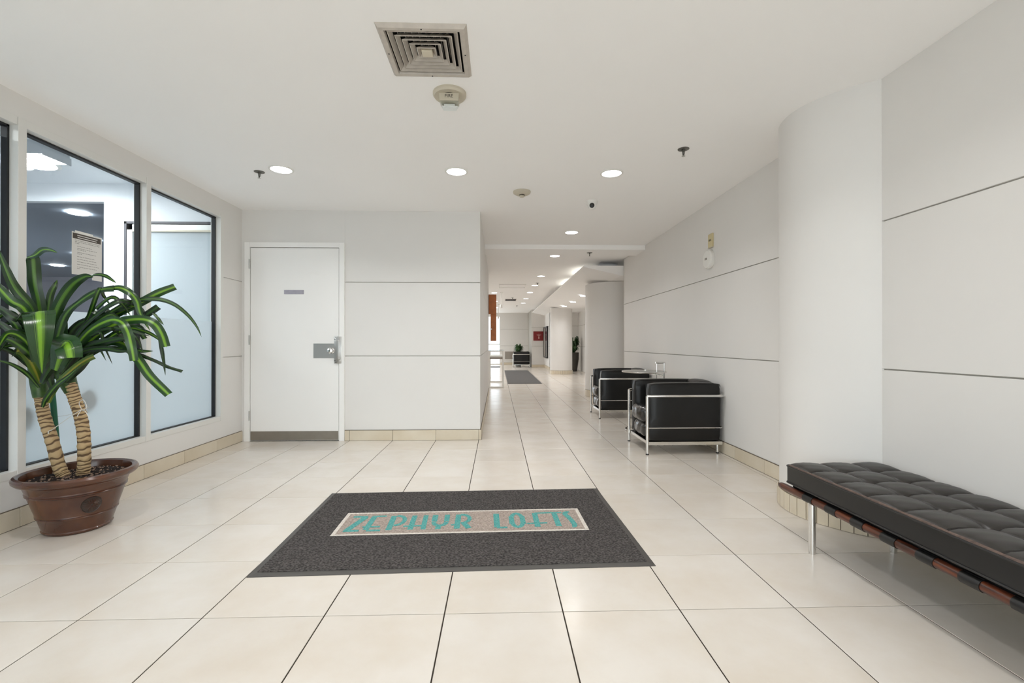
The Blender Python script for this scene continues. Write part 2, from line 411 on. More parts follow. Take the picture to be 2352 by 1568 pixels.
# back wall with the door (face y=4.98)
YB = 4.98
bw = BM(); box(bw, -2.83, -0.19-PT, YB+PT, YB+0.15, 0, ZC+0.3)
wb = tag(obj('wall_back', bw, M['groove'], kind='structure'), 'grey-white panelled wall holding the white door, ending at the corridor corner', 'wall')
for z0, z1 in lvl(0.112): obj('panel', bx(-1.63, -0.189, YB, YB+PT+0.002, z0, z1, 0.0015), M['wall'], wb)
obj('panel', bx(-2.71, -1.63, YB, YB+PT+0.002, 2.105, ZC), M['wall'], wb)
# corridor wall (face x=-0.189) y 4.98 .. 9.45
cw = BM(); box(cw, -0.6, -0.189-PT, YB+0.15, 9.45, 0, ZC+0.3)
wc = tag(obj('wall_corridor', cw, M['groove'], kind='structure'), 'panelled wall running down the left side of the corridor', 'wall')
for z0, z1 in lvl(0.112): obj('panel', bx(-0.189-PT-0.002, -0.189, YB+PT, 9.45, z0, z1, 0.0015), M['wall'], wc)
obj('panel', bx(-0.62, -0.189, 9.45, 9.47, 0, ZC), M['wall'], wc)
# right far wall face x=2.13, y 3.1..7.75
XR = 2.13
rw = BM(); box(rw, XR+PT, XR+0.2, 2.9, 7.74, 0, ZC+0.3); box(rw, XR+0.19, 3.08, 7.5, 7.74, 0, ZC+0.3)
wr = tag(obj('wall_right_far', rw, M['groove'], kind='structure'), 'panelled right-hand wall behind the black armchairs', 'wall')
for z0, z1 in lvl(0.112): obj('panel', bx(XR, XR+PT+0.002, 2.95, 7.75, z0, z1, 0.0015), M['wall'], wr)
obj('panel', bx(XR, 3.08, 7.74, 7.76, 0, ZC), M['wall'], wr)
# right near wall face x=2.05, y -3..2.42
XN = 2.05
nw = BM(); box(nw, XN+PT, XN+0.35, -3.0, 2.95, 0, ZC+0.3)
wn = tag(obj('wall_right_near', nw, M['groove'], kind='structure'), 'panelled right-hand wall behind the leather bench', 'wall')
for z0, z1 in lvl(0.112): obj('panel', bx(XN, XN+PT+0.002, -3.0, 2.47, z0, z1, 0.0015), M['wall'], wn)
# curved bulge between them
BP = [(2.05,2.405),(2.022,2.420),(1.973,2.455),(1.922,2.508),(1.863,2.592),(1.832,2.650),(1.808,2.728),(1.803,2.812),(1.817,2.904),(1.848,2.985),(1.905,3.060),(1.99,3.115),(2.13,3.14)]
bc = cr([(x, y, 0) for x, y in BP], 72)
outl = [(p.x, p.y) for p in bc] + [(2.3,3.14),(2.3,2.405)]
bu = poly(BM(), outl[::-1], 0.0, ZC+0.02)
bmesh.ops.recalc_face_normals(bu, faces=bu.faces[:])
bul = obj('wall_curve', bu, M['wall'], smooth=True, kind='structure')
tag(bul, 'smooth rounded wall bulge with a narrow-tiled foot beside the bench', 'wall')

# base tiles: rows of tiles, each its own object
BH, BT = 0.108, 0.012
def base_run(name, label, axis, face, lo, hi, sgn, joints, capmat=True):
    """axis 'y': runs along y with face at x=face, proud by sgn*BT ; axis 'x' likewise"""
    st = BM(); a, b = sorted((face, face+sgn*BT*0.6))
    if axis == 'y': box(st, a, b, lo, hi, 0, BH+0.004)
    else: box(st, lo, hi, a, b, 0, BH+0.004)
    root = tag(obj(name, st, M['caulk'], kind='structure'), label, 'baseboard')
    cuts = [lo]+[j for j in joints if lo+0.02 < j < hi-0.02]+[hi]
    for c0, c1 in zip(cuts, cuts[1:]):
        g = 0.0017
        a, b = sorted((face, face+sgn*BT))
        if axis == 'y': t = bx(a, b, c0+g, c1-g, 0.002, BH, 0.0012)
        else: t = bx(c0+g, c1-g, a, b, 0.002, BH, 0.0012)
        obj('tile', t, M['basetile'], root)
    return root
gy = [TY0+k*T for k in range(-12, 46)]; gx = [TX0+k*T for k in range(-10, 10)]
base_run('baseboard_left', 'row of cream base tiles under the windows', 'y', -2.71, -3.0, 4.98, 1, gy)
base_run('baseboard_back', 'short row of cream base tiles right of the white door', 'x', YB, -1.628, -0.178, -1, [x+0.001 for x in gx])
base_run('baseboard_corridor', 'base tiles along the left side of the corridor', 'y', -0.189, YB, 9.45, 1, gy)
base_run('baseboard_right_far', 'base tiles on the wall behind the armchairs', 'y', XR, 3.14, 7.75, -1, gy)
base_run('baseboard_right_near', 'base tiles on the wall behind the bench', 'y', XN, -3.0, 2.395, -1, gy)
# curved base, narrow tiles
def curved_base(name, label, pts, width, h, parent_z=0, closed=False):
    L = [0]
    for p, q in zip(pts, pts[1:]): L.append(L[-1]+(Vector(q)-Vector(p)).length)
    def at(s):
        s = max(0, min(L[-1], s))
        for k in range(len(L)-1):
            if s <= L[k+1]+1e-9:
                t = (s-L[k])/max(1e-9, L[k+1]-L[k]); p, q = Vector(pts[k]), Vector(pts[k+1])
                d = (q-p).normalized(); return p.lerp(q, t), d
    root = None; n = max(1, int(round(L[-1]/width)))
    st = BM(); off = 0.007
    prev = None
    for p in [at(L[-1]*i/(n*3))for i in range(n*3+1)]:
        c, d = p; nn = Vector((-d.y, d.x))
        if curved_base.flip: nn = -nn
        a = st.verts.new((c.x-nn.x*0.01, c.y-nn.y*0.01, 0)); b = st.verts.new((c.x+nn.x*off, c.y+nn.y*off, 0))
        e = st.verts.new((c.x+nn.x*off, c.y+nn.y*off, h+0.004)); f = st.verts.new((c.x-nn.x*0.01, c.y-nn.y*0.01, h+0.004))
        if prev:
            for u in range(4): st.faces.new((prev[u], prev[(u+1) % 4], (a,b,e,f)[(u+1) % 4], (a,b,e,f)[u]))
        prev = (a, b, e, f)
    bmesh.ops.recalc_face_normals(st, faces=st.faces[:])
    root = tag(obj(name, st, M['caulk'], kind='structure'), label, 'baseboard')
    for i in range(n):
        g = 0.0016
        c0, d0 = at(L[-1]*i/n+g); c1, d1 = at(L[-1]*(i+1)/n-g)
        d = (c1-c0).normalized(); nn = Vector((-d.y, d.x))
        if curved_base.flip: nn = -nn
        o = 0.013
        q = [(c0.x, c0.y), (c1.x, c1.y), (c1.x+nn.x*o, c1.y+nn.y*o), (c0.x+nn.x*o, c0.y+nn.y*o)]
        t = poly(BM(), q, 0.002, h); bmesh.ops.recalc_face_normals(t, faces=t.faces[:])
        obj('tile', t, M['basetile'], root)
    return root
curved_base.flip = False
curved_base('baseboard_curve', 'narrow upright base tiles following the rounded wall foot', [(p.x, p.y) for p in bc][1:-3], 0.058, BH)

# left wall around the windows (face x=-2.71)
XL = -2.71
WY = [(0.835,1.735),(1.785,2.690),(2.740,3.645),(3.695,4.602)]
lw = BM()
box(lw, -2.83, XL, -3.1, 4.98, 0, 0.28); box(lw, -2.83, XL, -3.1, 4.98, 2.318, ZC+0.3)
box(lw, -2.83, XL, -3.1, 0.785, 0.28, 2.318); box(lw, -2.83, XL-PT, 4.65, 5.13, 0.28, 2.318)
wl = tag(obj('wall_left', lw, M['wall'], kind='structure'), 'left-hand wall around the row of tall windows', 'wall')
for z0, z1 in [(0.28, J1-JW/2), (J1+JW/2, J2-JW/2), (J2+JW/2, 2.318)]:
    obj('panel', bx(XL-PT-0.002, XL, 4.65, 4.98, z0, z1), M['wall'], wl)
rear = BM(); box(rear, -2.83, -2.5, -3.12, -3.0, 0, ZC+.3); box(rear, 1.9, 2.4, -3.12, -3.0, 0, ZC+.3); box(rear, -2.5, 1.9, -3.12, -3.0, 2.3, ZC+.3)
tag(obj('wall_rear', rear, M['wall'], kind='structure'), 'wall behind the viewer with the glazed street entrance', 'wall')
# windows
lab = ['window pane nearest the viewer on the left wall', 'frosted window at the left picture edge behind the plant',
       'window with the taped paper notice, clear above and frosted below', 'frosted window nearest the white door']
for k, (y0, y1) in enumerate(WY):
    root = tag(bpy.data.objects.new('window_%d' % (k+1), None), lab[k], 'window', kind='structure'); C.objects.link(root)
    f = BM(); z0, z1 = 0.322, 2.270
    ylo, yhi = y0-0.048, y1+(0.046 if k == 3 else 0)
    xo, xi = XL+0.004, XL-0.044
    box(f, xi-0.05, xo, ylo, y0, 0.28, 2.318, 0.001)                      # left mullion
    if k == 3: box(f, xi-0.05, xo, y1, yhi, 0.28, 2.318, 0.001)
    box(f, xi-0.05, xo-0.001, y0, y1, 0.28, z0, 0.001); box(f, xi-0.05, xo-0.001, y0, y1, z1, 2.318, 0.001)
    obj('frame', f, M['alu'], root)
    g = BM(); gw = 0.026                                             # gasket channel behind the frame
    for a in ((y0, y0+0.012, z0, z1), (y1-0.012, y1, z0, z1), (y0, y1, z0, z0+0.007), (y0, y1, z1-0.012, z1)):
        box(g, xi-0.036, xi, a[0]-0.0005, a[1]+0.0005, a[2], a[3])
    obj('gasket', g, M['rubber'], root)
    obj('glass_pane', bx(xi-0.040, xi-0.034, y0, y1, z0, z1), M['glass'], root)
    obj('frosted_film', bx(xi-0.0336, xi-0.0326, y0+0.012, y1-0.012, z0+0.006, 1.247 if k > 1 else 2.2), M['frost'], root)

# ceiling with a hole for the diffuser
DX0, DX1, DY0, DY1 = -0.525, -0.158, 2.065, 2.425
ce = BM(); Z2 = ZC+0.12
box(ce, -2.83, DX0, -3.1, 6.62, ZC, Z2); box(ce, DX1, 2.4, -3.1, 6.62, ZC, Z2)
box(ce, DX0, DX1, -3.1, DY0, ZC, Z2); box(ce, DX0, DX1, DY1, 6.62, ZC, Z2)
ceiling = tag(obj('ceiling', ce, M['ceil'], kind='structure'), 'flat white lobby ceiling', 'ceiling')
ce = BM(); box(ce, -4.6, 3.3, 7.0, 22.2, ZC+0.01, Z2); tag(obj('ceiling_corridor', ce, M['ceil'], kind='structure'), 'white ceiling of the corridor and far hall', 'ceiling')
tag(obj('trim_1', polyY(BM(), [(-0.4, 2.385), (2.2, 2.385), (2.2, Z2), (-0.4, Z2)], 6.62, 7.08), M['ceil'], kind='structure'), 'shallow ceiling beam crossing above the corridor', 'beam')

# far hall
def wall_box(name, label, *a, m='wall'):
    return tag(obj(name, bx(*a), M[m], kind='structure'), label, 'wall')
def jointed(name, label, axis, face, lo, hi, sgn, thick=0.12):
    b = BM(); a, c = sorted((face-sgn*PT, face-sgn*thick))
    if axis == 'x': box(b, lo, hi, a, c, 0, ZC+0.1)
    else: box(b, a, c, lo, hi, 0, ZC+0.1)
    r = tag(obj(name, b, M['groove'], kind='structure'), label, 'wall')
    a, c = sorted((face, face-sgn*(PT+0.002)))
    for z0, z1 in [(0, J1-0.006), (J1+0.006, J2-0.006), (J2+0.006, ZC+0.02)]:
        obj('panel', bx(lo, hi, a, c, z0, z1) if axis == 'x' else bx(a, c, lo, hi, z0, z1), M['wall'], r)
    return r
jointed('wall_end_left', 'panelled end wall of the far hall behind the small plant', 'x', 22.0, 0.13, 1.46, -1)
jointed('wall_end_right', 'projecting end wall carrying the red sign', 'x', 19.75, 1.44, 2.10, -1, 2.3)
jointed('wall_hall_side', 'short side wall carrying the black framed directory', 'y', 1.99, 17.6, 19.75, -1)
jointed('wall_hall_recess', 'recessed wall behind the far column and tall planter', 'x', 17.6, 1.99, 3.2, -1, 0.1)
jointed('wall_hall_right', 'right wall of the far hall', 'y', 3.08, 7.7, 17.6, -1)
wall_box('wall_hall_left', 'left wall of the far hall', -4.6, -4.5, 9.4, 22.1, 0, ZC+.1)
wall_box('wall_hall_return', 'wall closing the hall beside the corridor', -4.6, -0.6, 9.35, 9.47, 0, ZC+.1)
base_run('baseboard_end', 'base tiles under the red sign', 'x', 19.75, 1.44, 1.99, -1, [])
base_run('baseboard_hall', 'base tiles under the framed directory', 'y', 1.99, 17.6, 19.75, -1, gy)
base_run('baseboard_far', 'base tiles at the foot of the far end wall', 'x', 22.0, 0.13, 1.46, -1, gx)
# glazed end of the hall
root = tag(bpy.data.objects.new('window_5', None), 'tall bright street glazing at the far end of the hall', 'window', kind='structure'); C.objects.link(root)
f = BM(); xs = [-4.5, -3.35, -2.2, -1.05, 0.084]
for x in xs: box(f, x, x+0.045, 22.0, 22.08, 0, 2.33)
for z in (0, 0.95, 2.28): box(f, -4.5, 0.10, 22.005, 22.075, z, z+0.05)
obj('frame', f, M['alu'], root)
for x0, x1 in zip(xs, xs[1:]): obj('glass_pane', bx(x0+0.04, x1, 22.03, 22.04, 0.05, 2.3), M['glass'], root)
wall_box('wall_end_header', 'wall strip above the far glazing', -4.6, 0.13, 22.0, 22.12, 2.33, ZC+.1)
# unseen entrance behind the viewer, widened to let in more daylight
root = tag(bpy.data.objects.new('door_3', None), 'glazed street entrance behind the viewer', 'door', kind='structure'); C.objects.link(root)
f = BM()
for x in (-2.5, -1.41, -0.325, 0.76, 1.85): box(f, x, x+0.05, -3.1, -3.02, 0, 2.3)
for z in (0, 2.25): box(f, -2.5, 1.9, -3.1, -3.02, z, z+0.05)
obj('frame', f, M['alu'], root)
for x in (-2.45, -1.36, -0.275, 0.81): obj('glass_pane', bx(x, x+1.035, -3.07, -3.06, 0.05, 2.25), M['glass'], root)

# columns with tiled feet
def column(label, cx, cy, r, ztop, n):
    c = lathe(BM(), [(0, 0), (r, 0), (r, ztop), (0, ztop)], (cx, cy, 0), 64)
    tag(obj('column', c, M['wall'], smooth=True, kind='structure'), label, 'column')
    pts = [(cx+r*math.cos(a), cy+r*math.sin(a)) for a in [(-PI*1.02+PI*1.04*i/40) for i in range(41)]]
    curved_base.flip = True
    curved_base('column_base', 'tiled foot of the '+label, pts, 0.075, 0.125)
    curved_base.flip = False
column('thick round column half hidden by the right wall end', 2.335, 9.07, 0.60, 2.18, 20)
column('slimmer round column standing in the middle of the far hall', 2.14, 15.58, 0.375, 2.20, 16)

# dropped soffit with tapering edge
sf = polyY(BM(), [(1.46, 2.33), (2.10, 2.185), (3.08, 2.185), (3.08, 2.352), (1.46, 2.352)], 7.80, 19.75)
tag(obj('ceiling_soffit', sf, M['ceil'], kind='structure'), 'dropped white soffit with a thin tapering edge over the right half of the hall', 'soffit')
for k, (y0, y1) in enumerate([(8.6, 9.6), (10.2, 11.3)]):
    t = thing('fluorescent_batten', ['near', 'far'][k]+' fluorescent batten hidden on top of the dropped soffit edge, washing the ceiling', 'light', (1.68, y0, 2.352), 0, 'cove lights on the soffit')
    obj('housing', bx(-0.04, 0.04, 0, y1-y0, 0, 0.012), M['white'], t)
    b = BM(); cyl(b, (0, 0.03, 0.026), (0, y1-y0-0.03, 0.026), 0.0125, 10); obj('tube', b, M['tube'], t)
t = thing('metal_box', 'grey metal box lying on top of the dropped soffit beside the wall', 'box', (1.93, 8.15, 2.352))
obj('body', bx(-0.15, 0.15, -0.15, 0.3, 0, 0.062, 0.004), M['boxbody'], t); obj('lid', bx(-0.155, 0.155, -0.155, 0.305, 0.062, 0.068), M['boxbody'], t)

# outside
tag(obj('ground_outside', bx(-30, 30, 22.2, 60, -0.2, -0.05), M['pave'], kind='structure'), 'street pavement outside the far glazing', 'ground')
tag(obj('ground_entrance', bx(-30, 30, -40, -3.15, -0.2, -0.05), M['pave'], kind='structure'), 'pavement outside the entrance behind the viewer', 'ground')
bl = thing('building', 'pale building with a grid of windows across the street, seen through the far glazing', 'building', (-3, 40, -0.05))
obj('facade', bx(-9, 9, 0, 4, 0, 14), M['outdoor'], bl)
wbm = bx(-0.45, 0.45, -0.06, 0.02, 0, 0.9); wme = bpy.data.meshes.new('window'); wbm.to_mesh(wme); wbm.free(); wme.materials.append(M['outwin'])
for i in range(12):
    for j in range(6): inst('window', wme, bl, (-8.2+i*1.45, 0, 0.7+j*1.5))

# ------------------------------------------------------------------ room behind the windows
wall_box('wall_next_room', 'bright white wall with an opening in the room behind the windows', -4.2, -2.83, 5.06, 5.13, 0, 2.74, m='walln')
wall_box('wall_next_room_header', 'white wall strip above the opening in the next room', -7.5, -4.2, 5.06, 5.13, 2.545, 2.74, m='walln')
wall_box('wall_next_room_side', 'far side wall of the room behind the windows', -7.5, -7.4, -3.1, 5.06, 0, 2.74, m='walln')
wall_box('wall_next_room_rear', 'rear wall of the room behind the windows', -7.5, -2.83, -3.1, -3.0, 0, 2.74, m='walln')
tag(obj('floor_next_room', bx(-7.5, -2.83, -3.1, 5.06, -0.12, -0.001), M['pave'], kind='structure'), 'pale floor of the room behind the windows', 'floor')
tag(obj('ceiling_next_room', bx(-7.5, -2.83, -3.1, 5.13, 2.74, 2.86), M['walln'], kind='structure'), 'white ceiling of the room behind the windows', 'ceiling')
tag(obj('ceiling_dark_room', bx(-13, -4.0, 5.13, 14, 2.56, 2.68), M['darkceil'], kind='structure'), 'dark blue-grey ceiling seen through the opening', 'ceiling')  # made-up dark room, built in place of a reflection of the lobby ceiling
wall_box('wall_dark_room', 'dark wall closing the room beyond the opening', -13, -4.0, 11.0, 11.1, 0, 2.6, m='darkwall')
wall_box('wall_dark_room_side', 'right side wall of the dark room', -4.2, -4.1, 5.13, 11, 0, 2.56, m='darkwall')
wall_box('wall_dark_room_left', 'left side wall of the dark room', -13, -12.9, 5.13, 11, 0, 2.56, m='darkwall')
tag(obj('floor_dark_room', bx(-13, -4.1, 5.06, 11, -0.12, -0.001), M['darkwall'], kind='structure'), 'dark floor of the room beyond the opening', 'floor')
root = tag(bpy.data.objects.new('door_2', None), 'wide milky glass door with a slim steel frame in the next room', 'door', kind='structure'); C.objects.link(root)
f = BM(); box(f, -3.96, -3.935, 5.02, 5.06, 0, 2.33); box(f, -3.96, -2.84, 5.02, 5.06, 2.305, 2.33); box(f, -2.86, -2.84, 5.02, 5.06, 0, 2.3)
obj('outer_frame', f, M['chocolate'], root)
f = BM(); box(f, -3.925, -3.87, 5.015, 5.055, 0, 2.295); box(f, -3.925, -2.86, 5.015, 5.055, 2.24, 2.295)
obj('rail', f, M['alu'], root)
obj('seal', bx(-3.87, -2.86, 5.01, 5.05, 2.22, 2.24), M['cream'], root)
obj('door_leaf', bx(-3.87, -2.86, 5.03, 5.04, 0, 2.22), M['curtain'], root)

t = thing('box_light', 'long bright box luminaire under the ceiling of the room behind the windows', 'light', (-4.4, 4.1, 2.62))
obj('diffuser', bx(-0.60, 0.60, -0.115, 0.115, 0, 0.004), M['boxlight'], t); obj('end_cap', bx(0.60, 0.606, -0.13, 0.13, -0.01, 0.055), M['boxbody'], t)
obj('housing', bx(-0.606, 0.60, -0.12, 0.12, 0.004, 0.12), M['boxbody'], t)
t = thing('box_light', 'second box luminaire further along the next room ceiling, out of sight', 'light', (-4.6, 1.5, 2.62))
obj('diffuser', bx(-0.60, 0.60, -0.115, 0.115, 0, 0.004), M['boxlight'], t); obj('housing', bx(-0.606, 0.60, -0.12, 0.12, 0.004, 0.12), M['boxbody'], t)  # unseen luminaire added to brighten the next room
t = thing('disc_light', 'round surface light behind the box luminaire', 'light', (-4.32, 4.42, 2.74))
obj('rim', lathe(BM(), [(0.0, -0.001), (0.19, -0.001), (0.2, -0.03), (0.18, -0.035), (0.0, -0.033)], n=32), M['white'], t, True)
obj('diffuser', lathe(BM(), [(0.0, -0.036), (0.17, -0.036), (0.0, -0.045)], n=32), M['boxlight'], t)
t0 = None  # reflected lobby lights, built as glowing discs in the made-up room
for k, (px_, dep) in enumerate([(-4.92+0.02, 5.55), (-5.95, 6.95), (-7.1, 8.1), (-8.6, 9.3), (-8.2, 10.3)]):
    lb = ['largest round light in the dark room ceiling beyond the opening', 'second round light in the dark room, left of the notice', 'third round light in the dark room, above the plant', 'small far light in the dark room ceiling', 'farthest round light in the dark room ceiling'][k]
    if t0 is None:
        t0 = thing('round_light', lb, 'light', (px_, dep, 2.56), 0, 'lights in the dark room')
        obj('lens', lathe(BM(), [(0, 0), (0.1, 0), (0.095, -0.012), (0, -0.014)], n=24), M['lens2'], t0)
    else: dup(t0, (px_, dep, 2.56), 0, lb)
# furniture glimpsed in the dark room
t = thing('counter', 'dark counter with a pale edge in the room beyond the opening', 'counter', (-6.2, 7.6, 0))
obj('body', bx(-1.6, 1.6, 0, 0.5, 0, 1.38), M['chocolate'], t); obj('top', bx(-1.65, 1.65, -0.05, 0.55, 1.38, 1.42), M['boxbody'], t)
t = thing('dark_screen', 'tall dark slatted screen standing on the counter', 'screen', (-5.55, 7.8, 1.42))
for k in range(4): obj('slat', bx(-0.2+k*0.1, -0.13+k*0.1, 0, 0.04, 0, 0.62+0.1*(k % 2)), M['chocolate'], t)
obj('base', bx(-0.24, 0.24, -0.05, 0.09, 0, 0.03), M['chocolate'], t)
for k, (xx, lb) in enumerate([(-5.05, 'clear glass jar on the counter edge, right one'), (-5.3, 'clear glass jar on the counter, left one')]):
    tag(obj('jar', lathe(BM(), [(0, 0), (0.06, 0), (0.065, 0.11), (0.05, 0.13), (0.045, 0.13), (0.06, 0.11), (0.055, 0.008), (0, 0.008)], (xx, 7.65, 1.42), 16), M['glassedge'], smooth=True), lb, 'jar', 'jars on the dark counter')
for k, (yy, zz, lb) in enumerate([(3.235, 0.655, 'round grey pad seen blurred through the frosted glass right of the trunks'), (2.80, 0.60, 'round grey pad seen blurred through the frosted glass left of the trunks')]):
    d = BM(); lathe(d, [(0, 0), (0.07, 0), (0.075, 0.006), (0.07, 0.014), (0, 0.014)], n=28)
    bmesh.ops.rotate(d, verts=d.verts[:], cent=(0,0,0), matrix=Matrix.Rotation(-PI/2, 3, 'Y'))
    tag(obj('round_pad', d, M['frost_panel'], smooth=True, loc=(-2.797, yy, zz)), lb, 'pad', 'pads behind the frosted glass')

# notice on the glass (x plane)
t = thing('paper_notice', 'white printed notice with a black heading taped to the clear glass', 'notice', (-2.7855, 3.222, 1.635))
obj('sheet', bx(0, 0.0008, -0.113, 0.113, -0.143, 0.137), M['paper'], t)
obj('header', bx(0.0008, 0.0012, -0.107, 0.107, 0.094, 0.130), M['dark_print'], t)
b = BM()
for z, a, c in [(0.118, -0.075, 0.08), (0.104, -0.072, 0.074)]: box(b, 0.0012, 0.0015, a, c, z-0.0025, z+0.0025)
obj('header_lines', b, M['paper'], t)
b = BM()
for z, a, c in [(0.084,-0.09,0.1),(0.074,-0.09,0.1),(0.064,-0.09,-0.06),(0.046,-0.075,0.035),(0.032,-0.075,0.075),(0.023,-0.075,-0.01),(0.006,-0.075,0.072),(-0.004,-0.075,-0.04),(-0.022,-0.075,0.055),(-0.039,-0.075,0.075),(-0.056,-0.075,0.08),(-0.073,-0.075,0.098),(-0.091,-0.075,0.075),(-0.101,-0.075,-0.045)]:
    y = a
    while y < c-0.004:
        l = random.uniform(0.008, 0.024); box(b, 0.0008, 0.0011, y, min(c, y+l), z-0.0014, z+0.0014); y += l+0.004
obj('printed_lines', b, M['grey_print'], t, kind='stuff')
obj('tape', bx(0.0009, 0.0013, -0.09, 0.045, 0.133, 0.148), M['white'], t)
obj('second_sheet', bx(-0.0008, 0, 0.04, 0.117, -0.165, 0.14), M['paper'], t)

# ------------------------------------------------------------------ white door
root = tag(bpy.data.objects.new('door_1', None), 'plain white service door with steel kick plate and crystal knob', 'door', kind='structure'); C.objects.link(root); root.location = (-2.15, YB, 0)
def L(x): return x+2.15
f = BM(); box(f, L(-2.672), L(-2.616), -0.022, 0.05, 0, 2.104, 0.002); box(f, L(-1.684), L(-1.628), -0.022, 0.05, 0, 2.104, 0.002); box(f, L(-2.616), L(-1.684), -0.022, 0.05, 2.052, 2.104, 0.002)
obj('door_frame', f, M['door'], root)
obj('wall_filler', bx(L(-2.71), L(-2.672), 0, 0.01, 0, 2.105), M['wall'], root)
obj('dark_gap', bx(L(-2.616), L(-1.684), 0.012, 0.04, 0, 2.052), M['rubber'], root)
obj('door_leaf', bx(L(-2.611), L(-1.690), -0.012, 0.02, 0.008, 2.046, 0.0015), M['door'], root)
obj('kick_plate', bx(L(-2.609), L(-1.693), -0.0145, -0.012, 0.012, 0.106, 0.0005), M['steeldull'], root)
obj('sign_plate', bx(L(-2.262), L(-2.055), -0.0155, -0.012, 1.556, 1.600, 0.0006), mat('lilac_grey_plate', rgb(172,168,178), 0.3, 0.3, noise=0.1, nscale=30), root)
obj('lock_plate', bx(L(-1.955), L(-1.722), -0.0145, -0.012, 0.878, 1.034, 0.0006), M['steel'], root)
g = BM(); box(g, L(-1.733), L(-1.657), -0.026, -0.022, 0.822, 1.108, 0.002, 2); box(g, L(-1.722), L(-1.668), -0.038, -0.024, 0.86, 1.07, 0.006, 3)
obj('latch_guard', g, M['steel'], root, True)
b = BM()
for x, z in [(-1.715, 1.097), (-1.724, 1.077), (-1.715, 0.833), (-1.724, 0.852)]:
    lathe(b, [(0, -0.0265), (0.005, -0.0265), (0.005, -0.024)], n=8)
b.free(); b = BM()
for x, z in [(-1.715, 1.095), (-1.725, 1.076), (-1.715, 0.835), (-1.725, 0.853)]: cyl(b, (L(x), -0.0275, z), (L(x), -0.026, z), 0.0045, 8)
obj('screw', b, M['black'], root)
k = BM(); lathe(k, [(0.0, 0.0), (0.03, 0.0), (0.03, 0.006), (0.012, 0.01), (0.012, 0.03), (0.026, 0.036), (0.034, 0.052), (0.026, 0.068), (0.010, 0.072), (0, 0.072)], n=10)
bmesh.ops.rotate(k, verts=k.verts[:], cent=(0,0,0), matrix=Matrix.Rotation(PI/2, 3, 'X'))
kn = obj('knob', k, M['chrome'], root); kn.location = (L(-1.762), -0.014, 0.958)
for z in (1.872, 1.07, 0.272):
    h = BM(); cyl(h, (L(-2.617), -0.027, z-0.05), (L(-2.617), -0.027, z+0.05), 0.007, 10)
    for q in range(1, 5): cyl(h, (L(-2.617), -0.027, z-0.05+q*0.02-0.0008), (L(-2.617), -0.027, z-0.05+q*0.02+0.0008), 0.0078, 10)
    box(h, L(-2.622), L(-2.612), -0.026, -0.0205, z-0.05, z+0.05)
    obj('hinge', h, M['steel'], root)

# ------------------------------------------------------------------ downlights
lights = [(-1.76,3.81,'recessed ceiling light above the white door side, leftmost of the front row'),
 (-0.34,3.81,'recessed ceiling light in the middle of the front row, past the fire strobe'),
 (0.945,3.81,'recessed ceiling light on the right of the front row, before the camera dome'),
 (0.94,5.865,'single recessed light behind the camera dome, before the ceiling beam'),
 (0.93,7.51,'first corridor light just past the ceiling beam'),
 (0.92,9.80,'second corridor light past the beam, beside the glowing soffit edge'),
 (0.915,11.39,'third corridor light past the beam'),
 (0.905,12.99,'fourth corridor light past the beam'),
 (0.905,14.81,'fifth corridor light past the beam'),
 (0.905,16.46,'farthest corridor light, sixth past the beam'),
 (0.945,1.76,'recessed light nearly overhead on the right, just outside the picture top'),
 (-0.34,1.76,'recessed light overhead behind the square air vent'),
 (-1.76,1.76,'recessed light overhead on the left near the windows'),
 (0.945,-0.3,'right light of the row behind the viewer'), (-0.34,-0.3,'middle light of the row behind the viewer'), (-1.76,-0.3,'left light of the row behind the viewer'),
 (-0.34,-2.2,'light by the entrance behind the viewer'),
 (2.09,11.22,'soffit light nearest the thick column'), (2.11,12.88,'middle light under the dropped soffit'), (2.08,14.4,'soffit light right in front of the slim column'),
 (-0.10,13.1,'light at the corridor end above the console table'), (-0.08,15.8,'light further on above the hall runner, left edge'), (-0.06,18.6,'farthest light above the left edge of the hall runner'), (-1.8,19.5,'light near the street glazing in the hidden part of the hall'), (-3.4,14.5,'light in the far left of the hidden hall'),  # last three added to brighten the far end wall
 (-1.8,21.0,'light nearest the street glazing in the hidden part of the hall'), (-3.4,18.5,'light in the far left corner of the hidden hall'), (-3.4,20.8,'light in the far left corner beside the glazing'),  # unseen lights, added to brighten the hall end wall
 (-1.8,12.5,'light in the hidden left part of the hall, near the corridor'), (-1.8,16.5,'light in the hidden left part of the hall, near the street glazing')]
lamp_d = bpy.data.lights.new('beam', 'AREA'); lamp_d.shape = 'DISK'; lamp_d.size = 0.14; lamp_d.energy = LAMP_W
lamp_d.color = (0.995, 0.987, 0.985); lamp_d.spread = math.radians(136)
lamp_h = lamp_d.copy(); lamp_h.energy = 16.0; lamp_h.spread = math.radians(165)
proto = None
def zc_at(x, y):
    if y > 7.1: return 2.185 if (x > 2.0) else ZC+0.01
    return ZC
for x, y, lb in lights:
    z = zc_at(x, y)
    if proto is None:
        proto = thing('recessed_light', lb, 'ceiling light', (x, y, z), 0, 'recessed round ceiling lights')
        obj('trim_ring', lathe(BM(), [(0.078, 0.0), (0.096, 0.0), (0.095, -0.004), (0.080, -0.006), (0.078, -0.002)], n=40), M['white'], proto, True)
        obj('lens', lathe(BM(), [(0.0, 0.0), (0.079, 0.0), (0.079, -0.003), (0.06, -0.007), (0.0, -0.010)], n=40), M['lens'], proto, True)
        lo_ = bpy.data.objects.new('beam', lamp_d); C.objects.link(lo_); lo_.parent = proto; lo_.location = (0, 0, -0.014)
    else:
        r_ = dup(proto, (x, y, z), 0, lb)
        if y > 12 and x < -1:                              # unseen hall lights, made stronger to brighten the end wall
            for c_ in r_.children:
                if c_.type == 'LIGHT': c_.data = lamp_h

